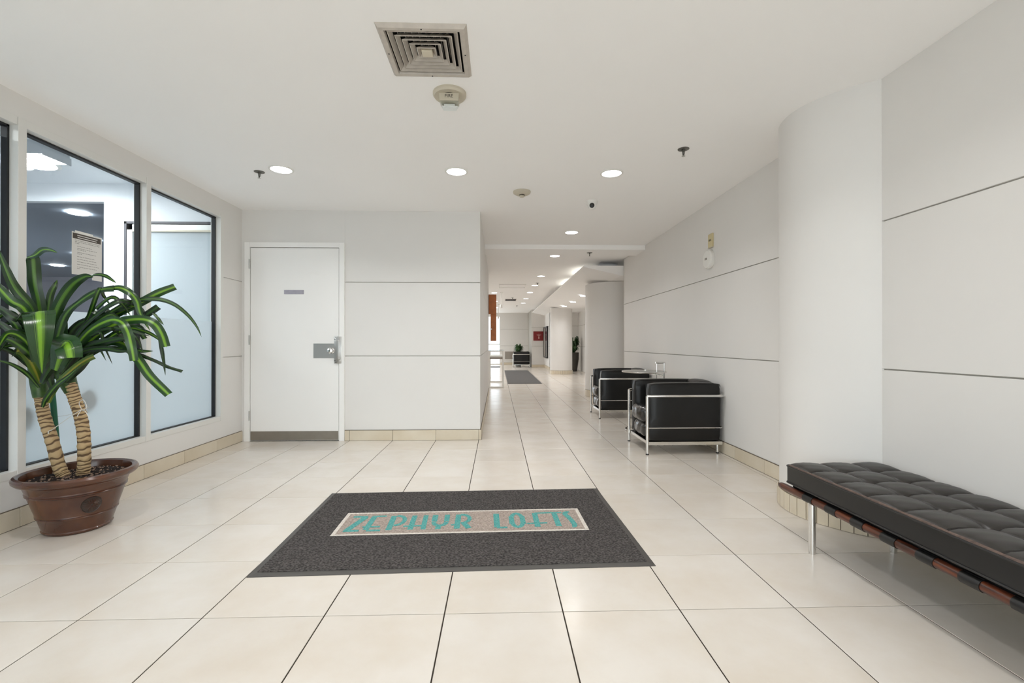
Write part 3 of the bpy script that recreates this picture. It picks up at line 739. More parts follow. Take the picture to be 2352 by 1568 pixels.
# ------------------------------------------------------------------ air diffuser
t = thing('ceiling_vent', 'square aluminium louvred air vent in the ceiling, grimy around its edge', 'vent', ((DX0+DX1)/2, (DY0+DY1)/2, ZC))
hx, hy = (DX1-DX0)/2, (DY1-DY0)/2
def ring_frustum(b, ax, ay, az, bx_, by_, bz, th=0.0015):
    for s in (0, 1):
        o = -th if s else 0
        A = [b.verts.new((sx*(ax+o), sy*(ay+o), az+o)) for sx, sy in ((-1,-1),(1,-1),(1,1),(-1,1))]
        B = [b.verts.new((sx*(bx_+o), sy*(by_+o), bz+o)) for sx, sy in ((-1,-1),(1,-1),(1,1),(-1,1))]
        for i in range(4): b.faces.new((A[i], A[(i+1) % 4], B[(i+1) % 4], B[i]) if s else (A[i], B[i], B[(i+1) % 4], A[(i+1) % 4]))
b = BM()
ring_frustum(b, hx+0.020, hy+0.020, 0.0, hx+0.008, hy+0.008, -0.014)
for A_, B_ in (((hx+0.008, -0.014), (hx-0.012, -0.014)), ((hx-0.012, -0.014), (hx-0.016, 0.0))):
    ring_frustum(b, A_[0], A_[0]-hx+hy, A_[1], B_[0], B_[0]-hx+hy, B_[1], 0.0008)
obj('outer_frame', b, M['vent'], t)
for k in range(5):
    o = hx-0.024-k*0.0285; i_ = o-0.018; b = BM()
    ring_frustum(b, o, o-hx+hy, -0.008, o-0.003, o-0.003-hx+hy, -0.009, 0.0012); ring_frustum(b, o, o-hx+hy, -0.008, i_, i_-hx+hy, 0.013, 0.0012)
    if k == 4:
        v = [b.verts.new((sx*i_, sy*(i_-hx+hy), 0.013)) for sx, sy in ((-1,-1),(1,-1),(1,1),(-1,1))]; b.faces.new(v)
    obj('louvre', b, M['vent'], t)
b = BM(); box(b, -0.026, 0.026, -0.02, 0.03, -0.010, 0.012, 0.003); obj('centre_plate', b, M['cream'], t)
b = BM(); 
for f_ in ((-hx, hx, -hy, hy, 0.115, 0.118), (-hx, -hx+0.003, -hy, hy, 0.0, 0.115), (hx-0.003, hx, -hy, hy, 0.0, 0.115), (-hx, hx, -hy, -hy+0.003, 0, 0.115), (-hx, hx, hy-0.003, hy, 0, 0.115)): box(b, *f_)
obj('duct_box', b, M['ventdark'], t)
b = BM()
for q in range(11): box(b, -hx+0.02+q*0.033, -hx+0.022+q*0.033, -hy+0.01, hy-0.01, 0.045, 0.10)
obj('fins', b, M['steel'], t, kind='stuff')
b = BM()
for x, y in ((0, -hy-0.0), (0, hy+0.0), (-hx-0.0, 0), (hx+0.0, 0)): cyl(b, (x, y, -0.017), (x, y, -0.0135), 0.0035, 8)
obj('screws', b, M['black'], t)
# far vent and hatch
t = thing('ceiling_vent', 'dark square vent in the far corridor ceiling', 'vent', (0.42, 15.2, ZC+0.01))
b = BM(); ring_frustum(b, 0.19, 0.30, 0, 0.17, 0.28, -0.012); obj('outer_frame', b, M['vent'], t)
for k in range(5): obj('louvre', bx(-0.17, 0.17, -0.25+k*0.11, -0.22+k*0.11, -0.012, 0.0), M['chocolate'], t)
t = thing('access_hatch', 'flush square access hatch in the corridor ceiling', 'hatch', (0.36, 11.5, ZC+0.01))
obj('panel', bx(-0.31, 0.31, -0.3, 0.3, -0.006, 0.0), M['ceil'], t); b = BM(); ring_frustum(b, 0.33, 0.32, 0, 0.325, 0.315, -0.012); obj('edge_trim', b, M['white'], t)

# fire strobe
t = thing('fire_strobe', 'cream round ceiling fire alarm strobe lettered FIRE with a clear lens', 'fire alarm', (-0.272, 2.62, ZC))
obj('base_plate', lathe(BM(), [(0, 0), (0.094, 0), (0.094, -0.012), (0.086, -0.022), (0.058, -0.020), (0.0, -0.018)], n=44), M['beige'], t, True)
obj('recess', lathe(BM(), [(0, -0.0185), (0.05, -0.0205), (0, -0.0215)], n=32), M['dark_print'], t)
b = BM(); polyY(b, [(-0.055, -0.02), (0.055, -0.02), (0.052, -0.062), (-0.052, -0.062)], -0.045, 0.02)
obj('housing', b, M['beige'], t)
fm = text_mesh('FIRE', 0.026); fm.materials.append(M['dark_print'])
ft = inst('lettering', fm, t, (0.0, -0.0456, -0.038), (PI/2, 0, 0))
b = BM(); polyY(b, [(-0.052, -0.062), (0.052, -0.062), (0.035, -0.090), (-0.035, -0.090)], -0.042, 0.018)
obj('lens', b, M['glass'], t)
b = BM(); box(b, -0.03, 0.03, -0.02, -0.01, -0.078, -0.070); obj('flash_tube', b, M['white'], t)
obj('reflector', bx(-0.045, 0.045, -0.008, 0.012, -0.074, -0.0625), M['chrome'], t)

# smoke detector, camera dome
t = thing('smoke_detector', 'cream round smoke detector on the ceiling left of the camera dome', 'smoke detector', (0.224, 4.30, ZC))
obj('base', lathe(BM(), [(0, 0), (0.082, 0), (0.080, -0.016), (0.062, -0.028), (0.030, -0.032), (0, -0.032)], n=36), M['beige'], t, True)
obj('sensor_grille', lathe(BM(), [(0.027, -0.03), (0.027, -0.041), (0.0, -0.041)], n=24), M['dark_print'], t)
obj('sensor_cap', lathe(BM(), [(0.0, -0.040), (0.028, -0.042), (0.020, -0.052), (0, -0.054)], n=24), M['beige'], t, True)
t = thing('security_camera', 'white ceiling camera dome with a black lens ball', 'camera', (0.938, 4.58, ZC))
obj('mount', lathe(BM(), [(0, 0), (0.062, 0), (0.060, -0.012), (0.045, -0.040), (0.030, -0.052), (0, -0.055)], n=36), M['white'], t, True)
b = BM(); bmesh.ops.create_uvsphere(b, u_segments=28, v_segments=18, radius=0.042); o = obj('ball', b, M['white'], t, True); o.location = (0, -0.006, -0.044)
b = BM(); lathe(b, [(0, 0.0), (0.024, 0.0), (0.024, 0.006), (0.018, 0.010), (0, 0.011)], n=26)
o = obj('lens', b, M['black'], t, True); o.location = (-0.008, -0.042, -0.052); o.rotation_euler = (math.radians(98), 0, math.radians(-8))
# sprinklers
M['dullsteel'] = mat('dull_grey_steel', rgb(112,110,104), 0.4, 0.6)
def sprinkler():
    t = thing('sprinkler', 'grey pendent sprinkler beside the leftmost front ceiling light', 'sprinkler', (-1.965, 3.87, ZC), 0, 'ceiling sprinklers')
    obj('escutcheon', lathe(BM(), [(0, 0), (0.041, 0), (0.040, -0.003), (0.018, -0.006), (0.014, -0.002), (0, -0.002)], n=28), M['dullsteel'], t, True)
    b = BM(); cyl(b, (0, 0, 0), (0, 0, -0.02), 0.010, 12); cyl(b, (-0.009, 0, -0.018), (-0.003, 0, -0.05), 0.0025, 6); cyl(b, (0.009, 0, -0.018), (0.003, 0, -0.05), 0.0025, 6); cyl(b, (0, 0, -0.02), (0, 0, -0.048), 0.003, 6)
    obj('body', b, M['dullsteel'], t, True)
    obj('deflector', lathe(BM(), [(0, -0.050), (0.013, -0.051), (0.013, -0.053), (0, -0.054)], n=16), M['steel'], t)
    return t
sp = sprinkler()
for x, y, z, lb in [(1.35, 3.32, ZC, 'dark pendent sprinkler near the right wall ceiling edge'), (1.37, 6.86, 2.385, 'small sprinkler under the ceiling beam'), (0.94, 10.95, ZC+.01, 'small sprinkler between the corridor lights'), (0.46, 14.55, ZC+.01, 'tiny sprinkler beside the far corridor vent'), (0.73, 17.6, ZC+.01, 'farthest tiny sprinkler in the hall')]:
    dup(sp, (x, y, z), 0, lb)
# pendants in the hall
for k, (x, y, zb, lb) in enumerate([(0.10, 13.0, 2.1, 'slim white pendant on a rod in the far hall, nearer one'), (0.02, 17.0, 2.0, 'slim white pendant on a rod in the far hall, farther one')]):
    t = thing('pendant', lb, 'pendant light', (x, y, ZC+0.01), 0, 'white pendants in the far hall')
    obj('canopy', lathe(BM(), [(0, 0), (0.05, 0), (0.045, -0.02), (0, -0.025)], n=20), M['white'], t, True)
    b = BM(); cyl(b, (0, 0, -0.02), (0, 0, zb-ZC), 0.008, 8); obj('rod', b, M['white'], t)
    obj('shade', lathe(BM(), [(0, 0), (0.03, -0.01), (0.035, -0.09), (0, -0.1)], (0, 0, zb-ZC+0.01), 14), M['white'], t, True)

# wall devices on right far wall
t = thing('alarm_plate', 'yellowed rectangular wall alarm plate high above the armchairs', 'alarm', (XR, 4.54, 2.06))
obj('plate', bx(-0.018, 0, -0.045, 0.045, -0.066, 0.066, 0.003), M['yellow'], t)
obj('foot_strip', bx(-0.02, 0, -0.047, 0.047, -0.074, -0.067, 0.001), M['beige'], t)
fm = text_mesh('FIRE', 0.03); fm.materials.append(M['dark_print'])
inst('lettering', fm, t, (-0.0186, 0, 0.0), (PI/2, 0, -PI/2))
t = thing('round_sounder', 'white round wall sounder under the yellowed alarm plate', 'alarm', (XR, 4.56, 1.875))
def xl(prof, n=36):
    b = BM(); lathe(b, prof, n=n); bmesh.ops.rotate(b, verts=b.verts[:], cent=(0,0,0), matrix=Matrix.Rotation(-PI/2, 3, 'Y')); return b
obj('housing', xl([(0, 0), (0.088, 0), (0.094, 0.012), (0.094, 0.032), (0.084, 0.044), (0, 0.048)]), M['white'], t, True)
o = obj('grille', bx(-0.050, -0.046, -0.012, 0.026, -0.006, 0.014), M['frost_panel'], t)

# ------------------------------------------------------------------ entrance mat
AM = math.radians(1.55)
t = thing('door_mat', 'charcoal entrance mat with a taupe panel reading ZEPHYR LOFTS in teal', 'mat', (-0.204, 2.685, 0.0), AM)
W_, H_ = 1.85, 1.146; e = 0.032
b = BM()
outer = [(-W_/2,-H_/2),(W_/2,-H_/2),(W_/2,H_/2),(-W_/2,H_/2)]; inn = [(-W_/2+e,-H_/2+e),(W_/2-e,-H_/2+e),(W_/2-e,H_/2-e),(-W_/2+e,H_/2-e)]
o0 = [b.verts.new((x, y, 0.0)) for x, y in outer]; o1 = [b.verts.new((x, y, 0.0025)) for x, y in outer]; i1 = [b.verts.new((x, y, 0.007)) for x, y in inn]
for A_, B_ in ((o0, o1), (o1, i1)):
    for i in range(4): b.faces.new((A_[i], A_[(i+1) % 4], B_[(i+1) % 4], B_[i]))
b.faces.new(i1)
obj('rubber_border', b, M['mat_edge'], t)
px0, px1, py0, py1 = -0.696, 0.704, -0.168, 0.164
b = BM()
x0, x1, y0, y1 = -W_/2+e, W_/2-e, -H_/2+e, H_/2-e
for r in ((x0, x1, y0, py0), (x0, x1, py1, y1), (x0, px0, py0, py1), (px1, x1, py0, py1)): box(b, r[0], r[1], r[2], r[3], 0.006, 0.0105)
obj('carpet', b, M['pile'], t)
b = BM(); q = 0.020; q2 = 0.017
for r in ((px0, px1, py0, py0+q2), (px0, px1, py1-q2, py1), (px0, px0+q, py0+q2, py1-q2), (px1-q, px1, py0+q2, py1-q2)): box(b, r[0], r[1], r[2], r[3], 0.006, 0.011)
obj('panel_border', b, M['pile_white'], t)
obj('panel', bx(px0+q, px1-q, py0+q2, py1-q2, 0.006, 0.0105), M['pile_taupe'], t)
# deco letters: strokes as polygons in mat-local metres
ZL = (0.0105, 0.0116)
def stroke(b, pts, w_, lift=0.0):
    """one mitred ribbon per stroke"""
    P_ = [Vector(p) for p in pts]; n = len(P_); Lf = []; Rt = []
    closed = (P_[0]-P_[-1]).length < 1e-4
    for i, p in enumerate(P_):
        a = P_[i-1] if i else (P_[-2] if closed else P_[0]); c = P_[i+1] if i < n-1 else (P_[1] if closed else P_[-1])
        d = (c-a).normalized(); m_ = Vector((-d.y, d.x))*w_/2; Lf.append(p+m_); Rt.append(p-m_)
    z0, z1 = ZL[0], ZL[1]+lift
    vt = [(b.verts.new((l.x, l.y, z1)), b.verts.new((r.x, r.y, z1)), b.verts.new((l.x, l.y, z0)), b.verts.new((r.x, r.y, z0))) for l, r in zip(Lf, Rt)]
    for A_, B_ in zip(vt, vt[1:]):
        b.faces.new((A_[0], A_[1], B_[1], B_[0])); b.faces.new((A_[2], A_[0], B_[0], B_[2])); b.faces.new((A_[1], A_[3], B_[3], B_[1]))
    for A_ in (vt[0], vt[-1]):
        if not closed: b.faces.new((A_[0], A_[1], A_[3], A_[2]))
def arc(cx, cy, rx, ry, a0, a1, n=10): return [(cx+rx*math.cos(math.radians(a0+(a1-a0)*i/n)), cy+ry*math.sin(math.radians(a0+(a1-a0)*i/n))) for i in range(n+1)]
B_, T_ = -0.118, 0.110
letters = {
 'Z': [([(-0.645, T_-0.012), (-0.562, T_-0.012)], 0.022), ([(-0.572, T_-0.02), (-0.628, B_+0.022)], 0.036), ([(-0.645, B_+0.010), (-0.562, B_+0.010)], 0.022)],
 'E': [([(-0.522, T_-0.01), (-0.528, B_+0.02)], 0.032), ([(-0.53, T_-0.010), (-0.452, T_-0.010)], 0.018), ([(-0.555, -0.057), (-0.458, -0.057)], 0.016), ([(-0.522, B_+0.008), (-0.445, B_+0.008)], 0.020)],
 'P': [([(-0.408, T_-0.01), (-0.402, B_+0.01)], 0.032), (arc(-0.385, 0.028, 0.050, 0.072, 95, -90), 0.024)],
 'H': [([(-0.286, T_-0.01), (-0.284, B_+0.01)], 0.030), ([(-0.220, T_-0.01), (-0.213, B_+0.01)], 0.028), ([(-0.328, -0.060), (-0.215, -0.056)], 0.016)],
 'Y': [([(-0.164, T_-0.01), (-0.162, 0.0)], 0.032), (arc(-0.127, -0.01, 0.036, 0.050, 180, 360), 0.026), ([(-0.091, 0.0), (-0.094, T_-0.01)], 0.030), ([(-0.130, -0.05), (-0.132, B_+0.01)], 0.030)],
 'R': [([(-0.027, T_-0.01), (-0.027, B_+0.01)], 0.032), (arc(-0.010, 0.032, 0.050, 0.066, 95, -85), 0.024), ([(-0.062, -0.055), (-0.015, -0.050)], 0.014), ([(0.008, -0.030), (0.040, B_+0.012)], 0.032)],
 'L': [([(0.196, T_-0.01), (0.198, B_+0.015)], 0.034), ([(0.196, B_+0.010), (0.255, B_+0.010)], 0.020)],
 'O': [(arc(0.316, -0.004, 0.034, 0.102, 0, 360, 20), 0.026), ([(0.284, 0.05), (0.284, -0.06)], 0.030), ([(0.348, 0.05), (0.348, -0.06)], 0.030)],
 'F': [([(0.428, T_-0.012), (0.426, B_+0.01)], 0.032), ([(0.428, T_-0.012), (0.490, T_-0.012)], 0.016), ([(0.368, -0.060), (0.486, -0.056)], 0.014)],
 'T': [([(0.484, T_-0.010), (0.592, T_-0.010)], 0.018), ([(0.546, T_-0.015), (0.546, B_+0.012)], 0.032)],
 'S': [(arc(0.628, 0.072, 0.018, 0.030, 60, 200, 8)+[(0.622, 0.025), (0.632, -0.03)]+arc(0.622, -0.085, 0.016, 0.030, 30, -100, 8), 0.030)],
}
b_prev = None
for ch, st in letters.items():
    b = BM()
    for k, (pts, w_) in enumerate(st): stroke(b, pts, w_, k*0.00025)
    bmesh.ops.recalc_face_normals(b, faces=b.faces[:])
    obj('letter', b, M['pile_teal'], t)
# hall runner
t = thing('hall_runner', 'dark grey runner mat on the floor of the far hall', 'mat', (0.69, 14.6, 0))
obj('rubber_border', bx(-0.445, 0.445, -2.85, 2.85, 0, 0.005, 0.002), M['mat_edge'], t); obj('carpet', bx(-0.42, 0.42, -2.82, 2.82, 0.004, 0.009), M['darkmat'], t)
t = thing('threshold_mat', 'small grey mat on the floor near the street glazing', 'mat', (-0.25, 20.0, 0))
obj('rubber_border', bx(-0.55, 0.35, -0.5, 0.5, 0, 0.004), M['mat_edge'], t); obj('carpet', bx(-0.53, 0.33, -0.48, 0.48, 0.003, 0.008), M['darkmat'], t)

# ------------------------------------------------------------------ armchair
def puffbox(x0, x1, y0, y1, z0, z1, bev, crown=0.012, wr=0.002, seg=3, n=7, seed=0):
    """soft cushion: subdivided rounded box"""
    b = BM(); box(b, x0, x1, y0, y1, z0, z1)
    bmesh.ops.subdivide_edges(b, edges=b.edges[:], cuts=n, use_grid_fill=True)
    c = Vector(((x0+x1)/2, (y0+y1)/2, (z0+z1)/2)); h = Vector(((x1-x0)/2, (y1-y0)/2, (z1-z0)/2))
    rnd = random.Random(seed)
    ph = [rnd.uniform(0, 6.28) for _ in range(6)]
    for v in b.verts:
        d = v.co-c; q = Vector([max(-h[i]+bev, min(h[i]-bev, d[i])) for i in range(3)]); r = d-q
        if r.length > 1e-9:
            m_ = max(abs(r.x), abs(r.y), abs(r.z))
            r = r.normalized()*m_ if m_ > 0 else r
        p = q+r
        u = [p[i]/h[i] for i in range(3)]
        cz = (1-u[0]**2)*(1-u[1]**2); cx = (1-u[1]**2)*(1-u[2]**2); cy = (1-u[0]**2)*(1-u[2]**2)
        p.z += crown*cz*u[2]; p.x += crown*cx*u[0]; p.y += crown*cy*u[1]
        front = max(0.0, -u[0])**4 if wr > 0.002 and wr < 0.0024 else 0.25
        wv = front*(math.sin(p.y*44+ph[0]+1.2*math.sin(p.z*22+ph[1]))+0.45*math.sin(p.y*121+ph[2]+p.z*14))
        p += r.normalized()*wr*wv if r.length > 0 else Vector((0,0,0))
        v.co = c+p
    bmesh.ops.recalc_face_normals(b, faces=b.faces[:])
    return b
def rr_path(x0, x1, y0, y1, z, r, n=6, front_open=True):
    """U path open on -x side: from front-near, round the back, to front-far"""
    P = [(x0, y0, z)]
    for i in range(n+1): a = -PI/2+PI/2*i/n; P.append((x1-r+r*math.cos(a), y0+r+r*math.sin(a), z))
    for i in range(n+1): a = PI/2*i/n; P.append((x1-r+r*math.cos(a), y1-r+r*math.sin(a), z))
    P.append((x0, y1, z)); return P
def make_armchair(label, loc, rotz=0, W=0.60, D=0.70):
    t = thing('armchair', label, 'armchair', loc, rotz, 'black leather cube armchairs')
    y0, y1 = 0.0, W; AT = 0.128
    # leather
    for k, (a, c) in enumerate(((y0+0.014, y0+AT), (y1-AT, y1-0.014))):
        o = obj('arm_cushion', puffbox(0.016, D-0.012, a, c, 0.118, 0.660, 0.028, 0.007, 0.0015, n=9, seed=k), M['leather'], t, True)
        pb = BM()
        for yy in (a+0.006, c-0.006):
            pts = [(0.020, yy, 0.13), (0.018, yy, 0.60), (0.026, yy, 0.640), (0.05, yy, 0.652), (0.2, yy, 0.661), (0.5, yy, 0.661), (D-0.04, yy, 0.654), (D-0.016, yy, 0.63)]
            tube(pb, cr(pts, 30), 0.0035, 6)
        obj('piping', pb, M['piping'], o, True)
    obj('back_cushion', puffbox(D-0.16, D-0.02, y0+AT+0.002, y1-AT-0.002, 0.13, 0.668, 0.035, 0.012, 0.0025, n=8, seed=5), M['leather'], t, True)
    obj('lower_seat_cushion', puffbox(0.0, D-0.16, y0+AT+0.002, y1-AT-0.002, 0.128, 0.272, 0.045, 0.012, 0.0022, n=20, seed=8), M['leather_s'], t, True)
    so = obj('seat_cushion', puffbox(-0.022, D-0.16, y0+AT+0.002, y1-AT-0.002, 0.272, 0.425, 0.05, 0.014, 0.0022, n=20, seed=9), M['leather_s'], t, True)
    pb = BM(); tube(pb, [(-0.012, y0+AT+0.03+i*(W-2*AT-0.06)/10, 0.402+0.004*math.sin(i*0.31)) for i in range(11)], 0.0035, 6); obj('piping', pb, M['piping'], so, True)
    # chrome frame
    b = BM(); tube(b, [( -0.012, y0, 0.542)]+rr_path(0.0, D+0.014, y0-0.006, y1+0.006, 0.545, 0.05)+[(-0.012, y1, 0.542)], 0.0128, 10); obj('top_rail', b, M['chrome'], t, True)
    b = BM(); tube(b, rr_path(0.0, D+0.006, y0+0.002, y1-0.002, 0.247, 0.03), 0.0055, 8); obj('middle_rail', b, M['chrome'], t, True)
    for x, y, zt in ((-0.012, y0, 0.545), (-0.012, y1, 0.545), (D-0.03, y0+0.045, 0.10), (D-0.03, y1-0.045, 0.10)):
        b = BM(); cyl(b, (x, y, 0.012), (x, y, zt), 0.0135, 14)
        l = obj('leg', b, M['chrome'], t, True)
        b = BM(); cyl(b, (x, y, 0.0), (x, y, 0.014), 0.0155, 12, 0.013); obj('glide', b, M['black'], l)
    b = BM(); box(b, 0.0, D, y0+0.004, y0+0.010, 0.088, 0.118); box(b, 0.0, D, y1-0.010, y1-0.004, 0.088, 0.118)
    box(b, 0.0, 0.006, y0+0.01, y1-0.01, 0.088, 0.118); box(b, D-0.006, D, y0+0.01, y1-0.01, 0.088, 0.118); box(b, 0.0, D, y0+0.01, y1-0.01, 0.112, 0.118)
    obj('bottom_frame', b, M['chrome'], t)
    b = BM()
    for k in range(8): tube(b, [(0.07+k*0.08, y0+0.012, 0.088), (0.07+k*0.08, y0+0.016, 0.080), (0.075+k*0.08, y0+0.02, 0.086)], 0.003, 5)
    for k in range(8): cyl(b, (0.07+k*0.08, y0+0.02, 0.092), (0.07+k*0.08, y1-0.02, 0.092), 0.003, 5)
    obj('seat_springs', b, M['steel'], t)
    return t
ch = make_armchair('nearest black leather armchair with chrome frame, against the right wall', (1.402, 4.262, 0))
dup(ch, (1.412, 6.315, 0), 0, 'second black leather armchair, behind the round glass table')
d = dup(ch, (0.675, 19.70, 0), 0, 'far black leather armchair standing alone at the end of the hall')

# glass side table
t = thing('side_table', 'round glass side table on chrome tubes between the two near armchairs', 'table', (1.735, 5.44, 0))
obj('glass_top', lathe(BM(), [(0, 0.694), (0.25, 0.694), (0.252, 0.70), (0.25, 0.706), (0, 0.706)], n=56), M['tableglass'], t, True)
b = BM(); ringp = [(0.252*math.cos(2*PI*i/48), 0.252*math.sin(2*PI*i/48), 0.70) for i in range(48)]; tube(b, ringp, 0.0085, 8, closed=True); obj('rim', b, M['chrome'], t, True)
hx_ = 0.19
b = BM(); cyl(b, (hx_, -0.14, 0.02), (hx_, -0.14, 0.81), 0.0115, 12); obj('outer_post', b, M['chrome'], t, True)
b = BM(); cyl(b, (hx_-0.085, -0.14, 0.36), (hx_-0.085, -0.14, 0.81), 0.005, 8); obj('inner_rod', b, M['chrome'], t, True)
b = BM(); cyl(b, (hx_-0.1, -0.14, 0.81), (hx_+0.01, -0.14, 0.81), 0.0105, 12); obj('handle', b, M['chrome'], t, True)
b = BM(); tube(b, [(0.02+0.23*math.cos(a), 0.23*math.sin(a), 0.012) for a in [math.radians(-50-260*i/36) for i in range(37)]], 0.0115, 10); obj('floor_ring', b, M['chrome'], t, True)
b = BM(); cyl(b, (hx_, -0.14, 0.66), (0.0, 0.0, 0.690), 0.008, 10); obj('support_arm', b, M['chrome'], t, True)

# ------------------------------------------------------------------ bench
t = thing('bench', 'long tufted black leather bench on walnut rails and chrome legs by the right wall', 'bench', (1.79, 2.42, 0))
X0, X1 = 1.54-1.79, 2.036-1.79; CW = (X1-X0)/3; NC = 11; CL = 0.1745; LEN = NC*CL
def top_z(u, v):
    """u across 0..3, v along 0..NC"""
    fu, fv = u % 1.0, v % 1.0
    a = math.sin(PI*fu) if 0 < u < 3 else 0; c = math.sin(PI*fv) if 0 < v < NC else 0
    z = 0.396+0.019*(a**0.4)*(c**0.4)
    du = min(abs(u-round(u)), 1); dv = min(abs(v-round(v)), 1)
    inner = 0 < round(u) < 3 and 0 < round(v) < NC
    if inner: z -= 0.014*math.exp(-((du*CW)**2+(dv*CL)**2)/0.0005)
    if round(u) in (1, 2): z -= 0.004*math.exp(-(du*CW/0.004)**2)
    if 0 < round(v) < NC: z -= 0.004*math.exp(-(dv*CL/0.004)**2)
    z += 0.0012*math.sin(u*9+v*23)*math.sin(v*5+u*17)
    eu = min(u, 3-u)*CW; ev = min(v, NC-v)*CL
    z -= 0.008*math.exp(-eu/0.010)+0.008*math.exp(-ev/0.010)
    return z
us = sorted(set([i/12 for i in range(37)]+[1-.03, 1.03, 2-.03, 2.03, .04, .02, 2.96, 2.98])); vs_ = sorted(set([j/12 for j in range(NC*12+1)]+[k+s_ for k in range(1, NC) for s_ in (-.03, .03)]+[.03, NC-.03]))
b = BM(); grid = []
RC = 0.03
for v in vs_:
    row = []
    for u in us:
        x = X0+u*CW; y = -v*CL
        # rounded plan corners
        ex = min(u*CW, (3-u)*CW); ey = min(v*CL, (NC-v)*CL)
        row.append(b.verts.new((x, y, top_z(u, v))))
    grid.append(row)
for j in range(len(vs_)-1):
    for i in range(len(us)-1): b.faces.new((grid[j][i], grid[j+1][i], grid[j+1][i+1], grid[j][i+1]))
obj('tufted_top', b, M['leather_b'], t, True)
def side_band(x0, x1, y0, y1, z0, z1, r):
    P = []
    for cx, cy, a0 in ((x1-r, y1-r, 0), (x0+r, y1-r, 90), (x0+r, y0+r, 180), (x1-r, y0+r, 270)):
        for i in range(5): a = math.radians(a0+90*i/4); P.append((cx+r*math.cos(a), cy+r*math.sin(a)))
    return P
P = side_band(X0-0.004, X1+0.004, -LEN-0.004, 0.004, 0, 0, 0.018)
b = poly(BM(), P, 0.300, 0.388); obj('side_band', b, M['strap'], t, True)
for z, m_ in ((0.388, 'piping'), (0.303, 'piping')):
    b = BM(); pts = []
    for p_, q_ in zip(P, P[1:]+P[:1]):
        L_ = (Vector(q_)-Vector(p_)).length; k_ = max(1, int(L_/0.03))
        for i in range(k_): pts.append((p_[0]+(q_[0]-p_[0])*i/k_, p_[1]+(q_[1]-p_[1])*i/k_, z))
    tube(b, pts, 0.0045, 6, closed=True); obj('piping', b, M['piping'], t, True)
b = BM(); tube(b, [(X0+0.004, -0.02-i*(LEN-0.04)/60, 0.3895+0.001*math.sin(i*1.1)) for i in range(61)], 0.0085, 8); obj('worn_edge', b, M['edgewear'], t, True)  # worn brown edge with its highlight painted in as a lighter strip
b = BM()
for k in (1, 2): tube(b, [(X0+k*CW+0.0006*math.sin(v*3), -v*CL, top_z(k, v)+0.0015) for v in [0.1+i*(NC-0.2)/220 for i in range(221)]], 0.0021, 5)
for k in range(1, NC): tube(b, [(X0+u*CW, -k*CL, top_z(u, k)+0.0015) for u in [0.02+i*2.96/60 for i in range(61)]], 0.0021, 5)
obj('seam_welts', b, M['piping'], t, True)
for i in (1, 2):
    for j in range(1, NC): obj('button', lathe(BM(), [(0, 0.005), (0.007, 0.003), (0.009, -0.001), (0.007, -0.004)], (X0+i*CW, -j*CL, top_z(i, j)+0.002), 10), M['piping'], t, True)
RX = (1.553-1.79, 1.965-1.79)
for x in RX:
    b = BM(); ys = [0.085, 0.080, 0.065, 0.04, -LEN-0.04, -LEN-0.065, -LEN-0.08, -LEN-0.085]; rs = [0.004, 0.011, 0.016, 0.0185, 0.0185, 0.016, 0.011, 0.004]
    tube(b, [(x, y, 0.262) for y in ys], rs, 16); obj('rail', b, M['wood'], t, True)
for k in range(13):
    y = -0.165-0.158*k
    if y < -LEN: break
    b = BM(); r = 0.021
    for x in RX: cyl(b, (x, y-0.034, 0.262), (x, y+0.034, 0.262), r, 16)
    box(b, RX[0], RX[1], y-0.034, y+0.034, 0.281, 0.284)
    obj('strap', b, M['strap'], t, True)
for x in RX:
    for y in (2.243-2.42, -LEN+0.19):
        b = BM(); cyl(b, (x, y, 0), (x, y, 0.25), 0.0165, 16); obj('leg', b, M['chrome'], t, True)
b = BM()
for y in (2.243-2.42, -LEN+0.19): box(b, RX[0], RX[1], y-0.012, y+0.012, 0.236, 0.246)
obj('cross_bar', b, M['chrome'], t)
obj('cushion_core', bx(1.566-1.79, 1.952-1.79, -LEN+0.01, -0.01, 0.268, 0.372), M['strap'], t)  # dark block added so the gap between rail and cushion stays dark

# ------------------------------------------------------------------ potted dracaena
PX, PY = -2.378, 2.70
t = thing('potted_plant', 'tall two-stemmed dracaena with striped leaves in an oval brown glazed pot', 'plant', (PX, PY, 0))
PROF_K = 0.90
prof = [(0, 0), (0.158, 0), (0.166, 0.006), (0.170, 0.014), (0.166, 0.020), (0.170, 0.03), (0.190, 0.088), (0.196, 0.092), (0.192, 0.097), (0.197, 0.101), (0.196, 0.107), (0.232, 0.214), (0.240, 0.219), (0.236, 0.224), (0.242, 0.229), (0.239, 0.235), (0.252, 0.268), (0.260, 0.276), (0.282, 0.284), (0.295, 0.296), (0.298, 0.310), (0.290, 0.322), (0.276, 0.325), (0.262, 0.318), (0.256, 0.300), (0.252, 0.275), (0.0, 0.27)]
prof = [(r*PROF_K, z) for r, z in prof]
obj('pot', lathe(BM(), prof, n=72), M['pot'], t, True)
